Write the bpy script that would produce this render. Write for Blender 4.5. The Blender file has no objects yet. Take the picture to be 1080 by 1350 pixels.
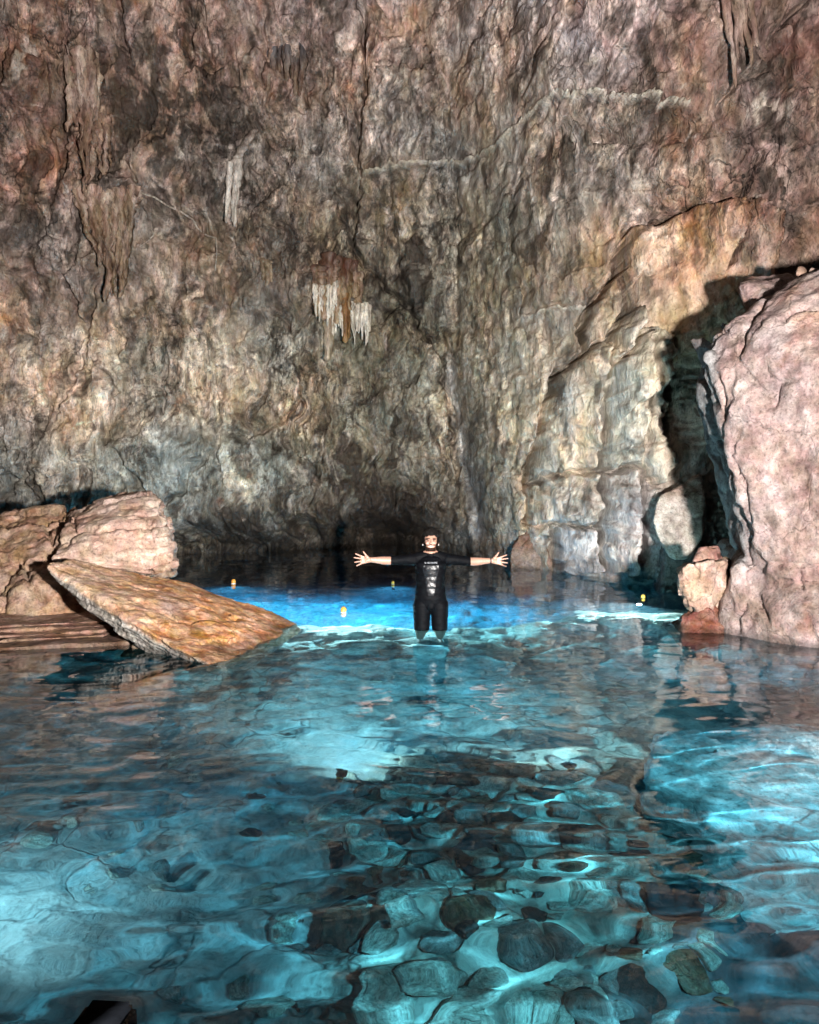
import bpy, bmesh, math, random
import numpy as np
from mathutils import Vector, Matrix

# ------------------------------------------------------------------ camera, light, exposure
scene = bpy.context.scene
COL = scene.collection
CAMZ, FPX, CU, CV = 1.55, 1082.0, 540.0, 640.0        # camera height, focal length and horizon in photo pixels

cam = bpy.data.cameras.new('camera')
cam.sensor_fit = 'VERTICAL'; cam.sensor_height = 36.0
cam.lens = 36.0 * FPX / 1350.0
cam.shift_y = -35.0 / 1350.0
cam.clip_start = 0.05; cam.clip_end = 200.0
cam_o = bpy.data.objects.new('camera', cam); COL.objects.link(cam_o)
cam_o.location = (0, 0, CAMZ); cam_o.rotation_euler = (math.radians(90), 0, 0)
scene.camera = cam_o

world = bpy.data.worlds.new('World'); scene.world = world; world.use_nodes = True
bg = world.node_tree.nodes['Background']
bg.inputs['Color'].default_value = (0.80, 0.86, 1.0, 1); bg.inputs['Strength'].default_value = 0.022

def lamp(name, loc, watts, color, radius, caustic=False, spot=None, aim=None, blend=0.4):
    l = bpy.data.lights.new(name, 'SPOT' if spot else 'POINT')
    l.energy = watts; l.color = color; l.shadow_soft_size = radius
    if spot:
        l.spot_size = math.radians(spot); l.spot_blend = blend
    o = bpy.data.objects.new(name, l); COL.objects.link(o); o.location = loc
    if aim is not None:
        o.rotation_euler = (Vector(aim) - Vector(loc)).to_track_quat('-Z', 'Y').to_euler()
    if caustic:
        l.cycles.is_caustics_light = True
    return o

# the hand-held floodlight beside the photographer
lamp('floodlight', (1.85, -0.3, 1.42), 14000, (1.0, 0.955, 0.91), 0.13, caustic=True, spot=124, aim=(-1.0, 12, 4.3), blend=1.0)
# dive torches hanging under the small floats (lit in the photograph); the floats are built further down
TORCH = [  # x, y, depth, watts, colour, aim
    (-2.90, 13.4, -0.75, 1300, (0.45, 0.76, 1.0), (-2.7, 12.9, -3)),
    (-0.27, 13.4, -0.75, 1300, (0.45, 0.76, 1.0), (-0.2, 12.9, -3)),
    (-0.83, 10.25, -0.22, 900, (0.95, 0.98, 1.0), (-0.5, 9.6, -0.7)),
    (3.05, 10.9, -0.20, 1000, (0.95, 1.0, 0.98), (2.3, 10.0, -0.7)),
]
# torches added to brighten the pool floor and sunken slab, two out of view
ADDED_TORCH = [(-0.45, 5.45, -0.98, 170, (0.90, 1.0, 0.97), (-0.1, 8.2, -0.70)), (1.05, 5.4, -0.85, 105, (0.90, 1.0, 0.97), (1.1, 8.2, -0.75)),
        (-2.25, 3.6, -0.95, 65, (0.92, 1.0, 1.0), (-1.0, 6.0, -1.15)),
        (3.0, 4.9, -0.14, 75, (0.96, 0.97, 1.0), (1.8, 4.6, -0.34))]
for t in TORCH + ADDED_TORCH:  # float torches, then the added ones for the pool floor
    lamp('torch_light', t[:3], t[3], t[4], 0.03, spot=160, aim=t[5], blend=1.0)

scene.view_settings.view_transform = 'Standard'; scene.view_settings.look = 'None'
scene.view_settings.exposure = 0.0; scene.view_settings.gamma = 1.0
scene.view_settings.use_curve_mapping = False
cy = scene.cycles
cy.use_denoising = True
try: cy.denoiser = 'OPENIMAGEDENOISE'
except Exception: pass
cy.max_bounces = 7; cy.diffuse_bounces = 2; cy.glossy_bounces = 3; cy.transmission_bounces = 5; cy.volume_bounces = 0
cy.caustics_reflective = False; cy.caustics_refractive = True
cy.sample_clamp_indirect = 4.0
cy.use_adaptive_sampling = True; cy.adaptive_threshold = 0.05; cy.adaptive_min_samples = 16
rng = np.random.default_rng(7)
random.seed(7)

# ------------------------------------------------------------------ helpers
def P(px, py, y):
    """photo pixel + distance -> world point"""
    return np.array([(px - CU) / FPX * y, y, CAMZ - (py - CV) / FPX * y])

def PW(px, py):
    """photo pixel on the water surface"""
    y = CAMZ * FPX / (py - CV)
    return np.array([(px - CU) / FPX * y, y, 0.0])

def UV(p):
    y = np.maximum(p[:, 1], 0.3)
    return CU + FPX * p[:, 0] / y, CV - FPX * (p[:, 2] - CAMZ) / y

def _hash(ix, iy, iz, seed):
    h = (ix.astype(np.uint32) * np.uint32(374761393)) ^ (iy.astype(np.uint32) * np.uint32(668265263)) \
        ^ (iz.astype(np.uint32) * np.uint32(2147483647 - 58)) ^ np.uint32((seed * 1274126177) & 0xffffffff)
    h = (h ^ (h >> np.uint32(13))) * np.uint32(1274126177)
    h = (h ^ (h >> np.uint32(16))) * np.uint32(2246822519)
    return h ^ (h >> np.uint32(15))

GR = np.array([[1,1,0],[-1,1,0],[1,-1,0],[-1,-1,0],[1,0,1],[-1,0,1],[1,0,-1],[-1,0,-1],
               [0,1,1],[0,-1,1],[0,1,-1],[0,-1,-1],[1,1,0],[-1,1,0],[0,-1,1],[0,-1,-1]], dtype=np.float32)

def perlin(p, seed=0):
    p = np.asarray(p, dtype=np.float32)
    i = np.floor(p).astype(np.int64); f = p - i
    w = f * f * f * (f * (f * 6 - 15) + 10)
    out = np.zeros(len(p), dtype=np.float32)
    for dx in (0, 1):
        wx = w[:, 0] if dx else 1 - w[:, 0]
        for dy in (0, 1):
            wy = w[:, 1] if dy else 1 - w[:, 1]
            for dz in (0, 1):
                wz = w[:, 2] if dz else 1 - w[:, 2]
                g = GR[_hash(i[:, 0] + dx, i[:, 1] + dy, i[:, 2] + dz, seed) & np.uint32(15)]
                out += wx * wy * wz * (g[:, 0] * (f[:, 0] - dx) + g[:, 1] * (f[:, 1] - dy) + g[:, 2] * (f[:, 2] - dz))
    return out

def fbm(p, scale, octaves=4, seed=0, rough=0.5, lac=2.03):
    """scale: metres per feature (scalar or xyz)"""
    q = np.asarray(p, dtype=np.float32) / np.asarray(scale, dtype=np.float32)
    a, s, out = 1.0, 0.0, 0.0
    for o in range(octaves):
        out = out + a * perlin(q * lac ** o + 17.3 * o, seed + o)
        s += a; a *= rough
    return out / s * 1.6

def ridged(p, scale, octaves=4, seed=0, rough=0.5):
    q = np.asarray(p, dtype=np.float32) / np.asarray(scale, dtype=np.float32)
    a, s, out = 1.0, 0.0, 0.0
    for o in range(octaves):
        out = out + a * (1 - 2.2 * np.abs(perlin(q * 2.03 ** o + 9.1 * o, seed + o)))
        s += a; a *= rough
    return out / s

def cells(p, scale, seed=0, planar=False):
    """voronoi: F1, F2-F1, random id value, offset to the cell's centre"""
    q = np.asarray(p, dtype=np.float32) / np.asarray(scale, dtype=np.float32)
    i = np.floor(q).astype(np.int64)
    n = len(q)
    f1 = np.full(n, 9.0, np.float32); f2 = np.full(n, 9.0, np.float32); cid = np.zeros(n, np.float32)
    off = np.zeros((n, 3), np.float32)
    for dx in (-1, 0, 1):
        for dy in ((0,) if planar else (-1, 0, 1)):
            for dz in (-1, 0, 1):
                a, b, c = i[:, 0] + dx, i[:, 1] + dy, i[:, 2] + dz
                h = _hash(a, b, c, seed); h2 = _hash(a, b, c, seed + 77)
                fx = a + (h & np.uint32(1023)) / 1024.0; fy = b + ((h >> np.uint32(10)) & np.uint32(1023)) / 1024.0
                fz = c + ((h >> np.uint32(20)) & np.uint32(1023)) / 1024.0
                o = np.stack([q[:, 0] - fx, q[:, 1] - fy, q[:, 2] - fz], 1).astype(np.float32)
                d = np.sqrt((o * o).sum(1))
                near = d < f1
                f2 = np.where(near, f1, np.minimum(f2, d))
                cid = np.where(near, (h2 & np.uint32(65535)) / 65535.0, cid)
                off[near] = o[near]
                f1 = np.where(near, d, f1)
    return f1, f2 - f1, cid, off

def sstep(a, b, x):
    t = np.clip((x - a) / (b - a), 0, 1)
    return t * t * (3 - 2 * t)

def seg_dist(u, v, pts):
    """distance to a polyline and position along it (0..1)"""
    best = np.full(len(u), 1e9); par = np.zeros(len(u))
    n = len(pts) - 1
    for k in range(n):
        (x0, y0), (x1, y1) = pts[k], pts[k + 1]
        dx, dy = x1 - x0, y1 - y0
        t = np.clip(((u - x0) * dx + (v - y0) * dy) / (dx * dx + dy * dy + 1e-9), 0, 1)
        d = np.hypot(u - x0 - t * dx, v - y0 - t * dy)
        m = d < best
        best = np.where(m, d, best); par = np.where(m, (k + t) / n, par)
    return best, par

def poly_sdf(u, v, pts):
    """signed distance to a polygon, positive inside"""
    d, _ = seg_dist(u, v, list(pts) + [pts[0]])
    inside = np.zeros(len(u), bool)
    n = len(pts)
    for k in range(n):
        (x0, y0), (x1, y1) = pts[k], pts[(k + 1) % n]
        c = ((y0 > v) != (y1 > v)) & (u < (x1 - x0) * (v - y0) / (y1 - y0 + 1e-12) + x0)
        inside ^= c
    return np.where(inside, d, -d)

def lin(c):
    c = np.asarray(c, dtype=np.float64) / 255.0
    return np.where(c <= 0.04045, c / 12.92, ((c + 0.055) / 1.055) ** 2.4)

def mesh_np(name, verts, faces, smooth=True, col=None, joint=None):
    """faces: (n,3) or (n,4) int array"""
    me = bpy.data.meshes.new(name)
    verts = np.asarray(verts, np.float32); faces = np.asarray(faces, np.int32)
    nv, (nf, k) = len(verts), faces.shape
    me.vertices.add(nv); me.vertices.foreach_set('co', verts.ravel())
    me.loops.add(nf * k); me.loops.foreach_set('vertex_index', faces.ravel())
    me.polygons.add(nf); me.polygons.foreach_set('loop_start', np.arange(0, nf * k, k, dtype=np.int32))
    me.update(calc_edges=True)
    me.polygons.foreach_set('use_smooth', np.full(nf, smooth))
    if col is not None: set_col(me, col, joint)
    me.validate()
    return me

def set_col(me, col, joint=None):
    a = me.attributes.new('col', 'FLOAT_COLOR', 'POINT')
    c = np.ones((len(me.vertices), 4), np.float32); c[:, :3] = np.clip(col, 0.004, 0.9)
    if joint is not None: c[:, 3] = joint                       # how strongly fine joints show
    a.data.foreach_set('color', c.ravel())

def grid_faces(nr, nc, flip=False):
    i = np.arange(nr * nc).reshape(nr, nc)
    a, b, c, d = i[:-1, :-1].ravel(), i[:-1, 1:].ravel(), i[1:, 1:].ravel(), i[1:, :-1].ravel()
    return np.stack([a, d, c, b] if flip else [a, b, c, d], 1)

def link(name, me, mat=None, parent=None):
    o = bpy.data.objects.new(name, me); COL.objects.link(o)
    if mat is not None and me is not None and not me.materials: me.materials.append(mat)
    if parent is not None: o.parent = parent
    return o

def tag(o, label, cat, group=None):
    o['label'] = label; o['category'] = cat; o['kind'] = 'thing'
    if group: o['group'] = group
    return o

def thing(name, label, cat, loc=(0, 0, 0), group=None):
    o = bpy.data.objects.new(name, None); COL.objects.link(o); o.location = loc
    o.empty_display_size = 0.1
    return tag(o, label, cat, group)

def structure(o):
    o['kind'] = 'structure'; return o

def evaluated(me, mods):
    """mesh -> mesh with modifiers applied; mods: list of (type, {settings})"""
    o = bpy.data.objects.new('tmp', me); COL.objects.link(o)
    for t, kw in mods:
        m = o.modifiers.new(t, t)
        for k, v in kw.items(): setattr(m, k, v)
    dg = bpy.context.evaluated_depsgraph_get(); dg.update()
    out = bpy.data.meshes.new_from_object(o.evaluated_get(dg))
    bpy.data.objects.remove(o); 
    return out

def get_vn(me):
    n = len(me.vertices)
    v = np.empty(n * 3, np.float32); me.vertices.foreach_get('co', v)
    nn = np.empty(n * 3, np.float32); me.vertex_normals.foreach_get('vector', nn)
    return v.reshape(-1, 3), nn.reshape(-1, 3)

# ------------------------------------------------------------------ materials
def nodes_of(m):
    m.use_nodes = True
    nt = m.node_tree
    return nt, nt.nodes, nt.links, nt.nodes['Principled BSDF']

def rock_mat(name, grain=14.0, contrast=0.5, bump=0.35, bump_dist=0.03, rough=0.72, stretch=(1, 1, 1), spec=0.35, speck=0.5, joints=(), grit=0.35):
    """col attribute x layered noise; joints: (scale, width, strength) of fine crack networks"""
    m = bpy.data.materials.new(name)
    nt, N, L, bsdf = nodes_of(m)
    def noise(scale, detail, rough_, vec):
        n = N.new('ShaderNodeTexNoise'); n.inputs['Scale'].default_value = scale; n.inputs['Detail'].default_value = detail; n.inputs['Roughness'].default_value = rough_
        L.new(vec, n.inputs['Vector']); return n
    def remap(sock, a, b, c, d, smooth=False):
        r = N.new('ShaderNodeMapRange'); r.inputs['From Min'].default_value = a; r.inputs['From Max'].default_value = b
        r.inputs['To Min'].default_value = c; r.inputs['To Max'].default_value = d
        if smooth: r.interpolation_type = 'SMOOTHSTEP'
        L.new(sock, r.inputs['Value']); return r.outputs['Result']
    def mult(a, b):
        k = N.new('ShaderNodeMath'); k.operation = 'MULTIPLY'; L.new(a, k.inputs[0]); L.new(b, k.inputs[1]); return k.outputs[0]
    at = N.new('ShaderNodeAttribute'); at.attribute_name = 'col'
    tc = N.new('ShaderNodeTexCoord'); mp = N.new('ShaderNodeMapping'); mp.inputs['Scale'].default_value = stretch
    L.new(tc.outputs['Object'], mp.inputs['Vector'])
    vec = mp.outputs['Vector']
    n1 = noise(grain, 5, 0.74, vec); n2 = noise(grain * 3.7, 3, 0.68, vec); n3 = noise(grain * 0.33, 4, 0.70, vec)
    f = mult(remap(n1.outputs['Fac'], 0.32, 0.68, 1 - contrast, 1 + contrast), remap(n2.outputs['Fac'], 0.34, 0.47, 1 - speck, 1.06))
    f = mult(f, remap(n3.outputs['Fac'], 0.36, 0.64, 1 - grit, 1 + grit))
    wn = noise(2.2, 3, 0.6, vec)
    wv = N.new('ShaderNodeVectorMath'); wv.operation = 'MULTIPLY_ADD'; L.new(wn.outputs['Color'], wv.inputs[0]); wv.inputs[1].default_value = (0.55, 0.55, 0.55); L.new(vec, wv.inputs[2])
    height = None
    for k, (sc_, wd_, st_) in enumerate(joints):
        vo = N.new('ShaderNodeTexVoronoi'); vo.feature = 'DISTANCE_TO_EDGE'; vo.inputs['Scale'].default_value = sc_
        L.new(wv.outputs[0], vo.inputs['Vector'])
        line = remap(vo.outputs['Distance'], 0.0, wd_, 0.0, 1.0, True)
        msk = noise(sc_ * 0.45 + 0.1 * k, 1, 0.6, vec)                      # joints fade in and out
        mk = mult(remap(msk.outputs['Fac'], 0.42, 0.58, 0.0, st_), at.outputs['Alpha'])
        mx = N.new('ShaderNodeMix'); mx.data_type = 'FLOAT'; L.new(mk, mx.inputs[0]); mx.inputs[2].default_value = 1.0; L.new(line, mx.inputs[3])
        f = mult(f, remap(mx.outputs[0], 0.0, 1.0, 0.22, 1.0))
        height = mx.outputs[0] if height is None else mult(height, mx.outputs[0])
    fm = N.new('ShaderNodeMix'); fm.data_type = 'FLOAT'; L.new(remap(at.outputs['Alpha'], 0.0, 1.0, 0.35, 1.0), fm.inputs[0]); fm.inputs[2].default_value = 1.0; L.new(f, fm.inputs[3])
    vm = N.new('ShaderNodeVectorMath'); vm.operation = 'SCALE'
    L.new(at.outputs['Color'], vm.inputs[0]); L.new(fm.outputs[0], vm.inputs['Scale'])
    # slight hue drift
    hn = noise(grain * 0.6, 2, 0.6, vec); hs = N.new('ShaderNodeHueSaturation')
    L.new(remap(hn.outputs['Fac'], 0.35, 0.65, 0.485, 0.515), hs.inputs['Hue']); L.new(remap(n3.outputs['Fac'], 0.35, 0.65, 1.25, 0.75), hs.inputs['Saturation'])
    L.new(vm.outputs[0], hs.inputs['Color']); L.new(hs.outputs['Color'], bsdf.inputs['Base Color'])
    hsum = None
    for sock, k in ((n3.outputs['Fac'], 2.2), (n1.outputs['Fac'], 1.0), (n2.outputs['Fac'], 0.3), (height, 0.6)):
        if sock is None: continue
        mm = N.new('ShaderNodeMath'); mm.operation = 'MULTIPLY_ADD'; L.new(sock, mm.inputs[0]); mm.inputs[1].default_value = k
        if hsum is None: mm.inputs[2].default_value = 0.0
        else: L.new(hsum, mm.inputs[2])
        hsum = mm.outputs[0]
    b = N.new('ShaderNodeBump'); b.inputs['Strength'].default_value = min(1.0, bump * 1.3); b.inputs['Distance'].default_value = bump_dist
    L.new(hsum, b.inputs['Height']); nrm = b.outputs['Normal']
    L.new(nrm, bsdf.inputs['Normal'])
    bsdf.inputs['Roughness'].default_value = rough
    bsdf.inputs['Specular IOR Level'].default_value = spec
    return m

def plain_mat(name, color, rough=0.6, spec=0.5, metal=0.0, noise=0.0, nscale=30.0, bump=0.0, coat=0.0):
    m = bpy.data.materials.new(name)
    nt, N, L, bsdf = nodes_of(m)
    bsdf.inputs['Roughness'].default_value = rough; bsdf.inputs['Specular IOR Level'].default_value = spec
    bsdf.inputs['Metallic'].default_value = metal; bsdf.inputs['Coat Weight'].default_value = coat
    tc = N.new('ShaderNodeTexCoord'); n = N.new('ShaderNodeTexNoise'); n.inputs['Scale'].default_value = nscale; n.inputs['Detail'].default_value = 5
    L.new(tc.outputs['Object'], n.inputs['Vector'])
    r = N.new('ShaderNodeMapRange'); r.inputs['From Min'].default_value = 0.3; r.inputs['From Max'].default_value = 0.7
    r.inputs['To Min'].default_value = 1 - noise; r.inputs['To Max'].default_value = 1 + noise
    L.new(n.outputs['Fac'], r.inputs['Value'])
    vm = N.new('ShaderNodeVectorMath'); vm.operation = 'SCALE'; vm.inputs[0].default_value = color[:3]
    L.new(r.outputs['Result'], vm.inputs['Scale']); L.new(vm.outputs[0], bsdf.inputs['Base Color'])
    if bump:
        b = N.new('ShaderNodeBump'); b.inputs['Strength'].default_value = bump; b.inputs['Distance'].default_value = 0.01
        L.new(n.outputs['Fac'], b.inputs['Height']); L.new(b.outputs['Normal'], bsdf.inputs['Normal'])
    return m

M_WALL = rock_mat('cave_wall_rock', 7.0, 0.75, 0.7, 0.06, 0.7, (1, 1, 0.5), speck=0.65, joints=((1.1, 0.030, 0.9), (3.1, 0.04, 0.6)), grit=0.5)
M_BOULDER = rock_mat('boulder_rock', 10.0, 0.42, 0.5, 0.03, 0.75, speck=0.4, joints=((0.9, 0.008, 0.4),), grit=0.30)
M_SLAB = rock_mat('slab_rock', 14.0, 0.5, 0.45, 0.02, 0.75, speck=0.45, joints=((1.6, 0.012, 0.6),), grit=0.3)
M_STONE = rock_mat('submerged_stone_rock', 7.0, 0.5, 0.4, 0.03, 0.8, speck=0.5, joints=((1.2, 0.03, 0.7),), grit=0.35)
M_FLOOR = rock_mat('pool_floor_rock', 5.0, 0.45, 0.4, 0.04, 0.85, speck=0.3, joints=((2.2, 0.05, 0.7),))
M_CALCITE = rock_mat('calcite', 12.0, 0.55, 0.45, 0.025, 0.55, (1, 1, 0.3), speck=0.55, grit=0.4)

def water_mat():
    m = bpy.data.materials.new('pool_water')
    m.use_nodes = True
    nt = m.node_tree; N, L = nt.nodes, nt.links
    N.remove(N['Principled BSDF']); out = N['Material Output']
    g = N.new('ShaderNodeBsdfGlass'); g.inputs['IOR'].default_value = 1.333; g.inputs['Roughness'].default_value = 0.0
    L.new(g.outputs[0], out.inputs['Surface'])
    va = N.new('ShaderNodeVolumeAbsorption'); va.inputs['Color'].default_value = (0.0, 0.735, 0.885, 1); va.inputs['Density'].default_value = 0.50
    vs = N.new('ShaderNodeVolumeScatter'); vs.inputs['Color'].default_value = (0.30, 0.75, 1.0, 1); vs.inputs['Density'].default_value = 0.035
    vs.inputs['Anisotropy'].default_value = 0.25
    ad = N.new('ShaderNodeAddShader'); L.new(va.outputs[0], ad.inputs[0]); L.new(vs.outputs[0], ad.inputs[1])
    L.new(ad.outputs[0], out.inputs['Volume'])
    return m
M_WATER = water_mat()

# ------------------------------------------------------------------ cave wall
def axis(segs):
    """segs: [(start, end, step), ...] -> sorted coordinates"""
    a = [np.arange(s, e - 1e-6, st) for s, e, st in segs]
    return np.concatenate(a + [[segs[-1][1]]])

WX = [-17, -13.5, -11, -9, -7.5, -6.2, -5, -3.5, -2, -0.8, 0.4, 1.2, 1.9, 2.5, 3.2, 4.1, 5.2, 7, 9, 11, 13]
WY = [3, 8.5, 12, 14.2, 15.4, 16.4, 17.3, 18.1, 18.8, 19.2, 19.2, 18.3, 16.5, 15.0, 14.0, 13.1, 12.6, 11.6, 10.2, 7.5, 2]

def wall_base(x, z):
    xs = np.linspace(-17, 13, 1201); ys = np.interp(xs, WX, WY)
    k = np.hanning(61); k /= k.sum()
    ys = np.convolve(np.pad(ys, 30, mode='edge'), k, 'valid')
    y = np.interp(x, xs, ys)
    return y - 0.16 * np.clip(z - 4.0, 0, 30) - 0.012 * np.clip(z - 4, 0, 30) ** 2

CRACKS = [  # polyline in photo pixels, width px, depth m
    ([(468, 0), (480, 60), (484, 112), (470, 190), (472, 240), (466, 300), (474, 345), (505, 372), (540, 405), (548, 440), (590, 476)], 3.2, 0.40),
    ([(690, 165), (684, 230), (676, 290), (684, 345), (694, 385), (684, 428)], 3.0, 0.30),
    ([(602, 215), (606, 330), (600, 400), (604, 470)], 2.2, 0.12),
    ([(590, 470), (586, 500), (594, 560), (606, 620), (616, 690)], 4.0, 0.35),
    ([(965, 276), (905, 281), (868, 291), (825, 305), (818, 340), (815, 366), (785, 396), (764, 430), (768, 466), (735, 490), (716, 545), (702, 592), (690, 640), (692, 700)], 3.0, 0.40),
    ([(815, 366), (832, 402), (800, 452), (768, 466)], 2.4, 0.25),
    ([(800, 452), (794, 505), (786, 560), (788, 640), (786, 700), (790, 755)], 2.8, 0.35),
    ([(836, 440), (794, 505)], 2.2, 0.2), ([(690, 640), (735, 625), (785, 620)], 2.2, 0.18),
    ([(786, 622), (832, 615), (868, 640)], 2.4, 0.22), ([(832, 616), (836, 660), (834, 720), (832, 755)], 2.6, 0.3),
    ([(715, 690), (728, 712), (730, 760)], 3.2, 0.35), ([(695, 690), (730, 688), (780, 694)], 2.2, 0.2),
    ([(965, 276), (962, 330), (945, 362)], 2.6, 0.3), ([(965, 276), (985, 235), (1000, 200)], 2.4, 0.25),
    ([(522, 575), (520, 545), (530, 515), (555, 496)], 2.8, 0.2),
    ([(545, 0), (560, 60), (590, 110), (588, 190)], 2.2, 0.15), ([(640, 0), (622, 70), (600, 120), (603, 180)], 2.4, 0.16),
    ([(688, 60), (690, 165)], 2.0, 0.15), ([(350, 45), (345, 90), (352, 120)], 4.0, 0.25),
    ([(92, 60), (95, 150), (92, 250)], 4.0, 0.3), ([(255, 40), (258, 95)], 3.0, 0.2), ([(560, 55), (555, 100)], 2, 0.15),
    ([(840, 430), (838, 500), (845, 560), (838, 640)], 2.2, 0.15), ([(720, 415), (726, 470)], 2.2, 0.15),
    ([(880, 450), (884, 520), (880, 600)], 3.0, 0.3), ([(220, 460), (222, 560)], 3, 0.15), ([(160, 300), (150, 400)], 3, 0.15),
    ([(425, 480), (430, 560), (415, 640)], 2.5, 0.14), ([(950, 0), (958, 60), (975, 120), (985, 235)], 3, 0.22),
    ([(1040, 0), (1036, 90), (1020, 200), (1012, 300)], 3, 0.2),
]
LEDGE = [(470, 236), (500, 229), (535, 224), (565, 221), (592, 217), (625, 208), (655, 193), (680, 172), (700, 155), (722, 145), (760, 140), (800, 141), (850, 145), (900, 148)]
LEDGE2 = [(690, 417), (720, 412), (745, 405), (772, 402)]
SLABS = [  # polygon in photo pixels, metres proud, (tilt u, tilt v) metres per 100 px, tint
    ([(825, 306), (868, 291), (905, 281), (965, 276), (1010, 300), (1010, 420), (945, 470), (895, 470), (850, 520), (800, 560), (796, 505), (833, 402), (816, 366), (819, 338)], 0.62, (0.10, 0.05), (1.08, 1.0, 0.9)),
    ([(768, 466), (800, 452), (832, 404), (838, 440), (796, 505), (788, 600), (786, 640), (735, 626), (691, 640), (703, 592), (717, 545), (736, 491)], 0.42, (0.05, -0.10), (1.0, 1.0, 0.97)),
    ([(797, 507), (840, 440), (862, 460), (862, 560), (880, 610), (870, 640), (832, 615), (788, 620)], 0.60, (0.12, -0.05), (0.98, 1.0, 0.97)),
    ([(691, 642), (735, 628), (784, 624), (784, 692), (728, 688), (716, 712), (694, 700)], 0.55, (-0.06, 0.10), (1.03, 1.0, 0.98)),
    ([(788, 624), (831, 618), (834, 700), (828, 752), (792, 754), (788, 690)], 0.60, (0.08, 0.14), (1.0, 0.99, 1.0)),
    ([(731, 692), (780, 697), (788, 752), (734, 757)], 0.42, (0.1, 0.05), (1.0, 0.96, 1.0)),
    ([(837, 622), (868, 642), (872, 690), (880, 765), (836, 760)], 0.40, (-0.1, 0.1), (0.75, 0.72, 0.72)),
    ([(766, 430), (786, 397), (814, 368), (828, 400), (798, 448), (769, 463)], 0.25, (0.08, 0.0), (1.0, 0.97, 0.9)),
    ([(606, 440), (660, 430), (715, 440), (716, 500), (700, 590), (688, 640), (690, 700), (640, 712), (626, 640), (612, 560), (604, 500)], 0.16, (0.05, 0.02), (1.04, 1.02, 0.97)),
    ([(606, 232), (672, 180), (676, 290), (684, 350), (690, 400), (608, 428), (606, 330)], 0.14, (-0.06, 0.0), (0.97, 0.98, 0.95)),
    ([(692, 170), (720, 150), (810, 146), (900, 150), (890, 250), (820, 300), (800, 360), (770, 400), (700, 408), (690, 340), (682, 290)], 0.10, (0.03, 0.03), (1.0, 0.98, 0.95)),
    ([(476, 110), (530, 100), (586, 120), (586, 190), (560, 216), (476, 228)], 0.16, (0.04, -0.05), (1.05, 1.03, 1.0)),
    ([(608, 70), (680, 70), (686, 160), (650, 190), (606, 208), (600, 130)], 0.18, (-0.05, 0.02), (1.05, 1.02, 1.0)),
    ([(700, 0), (870, 0), (850, 60), (800, 95), (720, 85)], 0.22, (0.03, 0.02), (1.06, 1.04, 1.06)),
]
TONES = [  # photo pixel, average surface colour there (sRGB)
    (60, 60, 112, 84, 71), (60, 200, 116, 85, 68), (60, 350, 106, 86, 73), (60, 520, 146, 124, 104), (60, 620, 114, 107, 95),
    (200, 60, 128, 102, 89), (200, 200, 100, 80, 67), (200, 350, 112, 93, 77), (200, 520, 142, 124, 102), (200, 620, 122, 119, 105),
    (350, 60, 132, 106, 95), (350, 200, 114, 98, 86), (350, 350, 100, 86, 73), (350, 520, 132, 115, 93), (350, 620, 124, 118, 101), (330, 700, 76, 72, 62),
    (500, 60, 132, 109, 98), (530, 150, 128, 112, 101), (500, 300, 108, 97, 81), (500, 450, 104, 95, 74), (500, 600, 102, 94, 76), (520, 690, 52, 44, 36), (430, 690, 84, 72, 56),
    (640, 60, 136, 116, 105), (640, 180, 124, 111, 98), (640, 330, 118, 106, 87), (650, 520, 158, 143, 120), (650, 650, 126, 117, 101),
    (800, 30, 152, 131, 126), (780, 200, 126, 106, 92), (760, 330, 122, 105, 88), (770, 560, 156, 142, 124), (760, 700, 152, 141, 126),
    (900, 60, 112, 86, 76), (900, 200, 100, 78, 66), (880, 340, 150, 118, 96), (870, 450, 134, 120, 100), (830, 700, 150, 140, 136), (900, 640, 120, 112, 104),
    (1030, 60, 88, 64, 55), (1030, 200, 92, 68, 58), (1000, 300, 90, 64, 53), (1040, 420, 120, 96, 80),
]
def blobs(u, v, items):
    out = np.zeros(len(u))
    for (cu, cv, su, sv, a) in items:
        out = np.maximum(out, a * np.exp(-((u - cu) / su) ** 2 - ((v - cv) / sv) ** 2))
    return out

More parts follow.
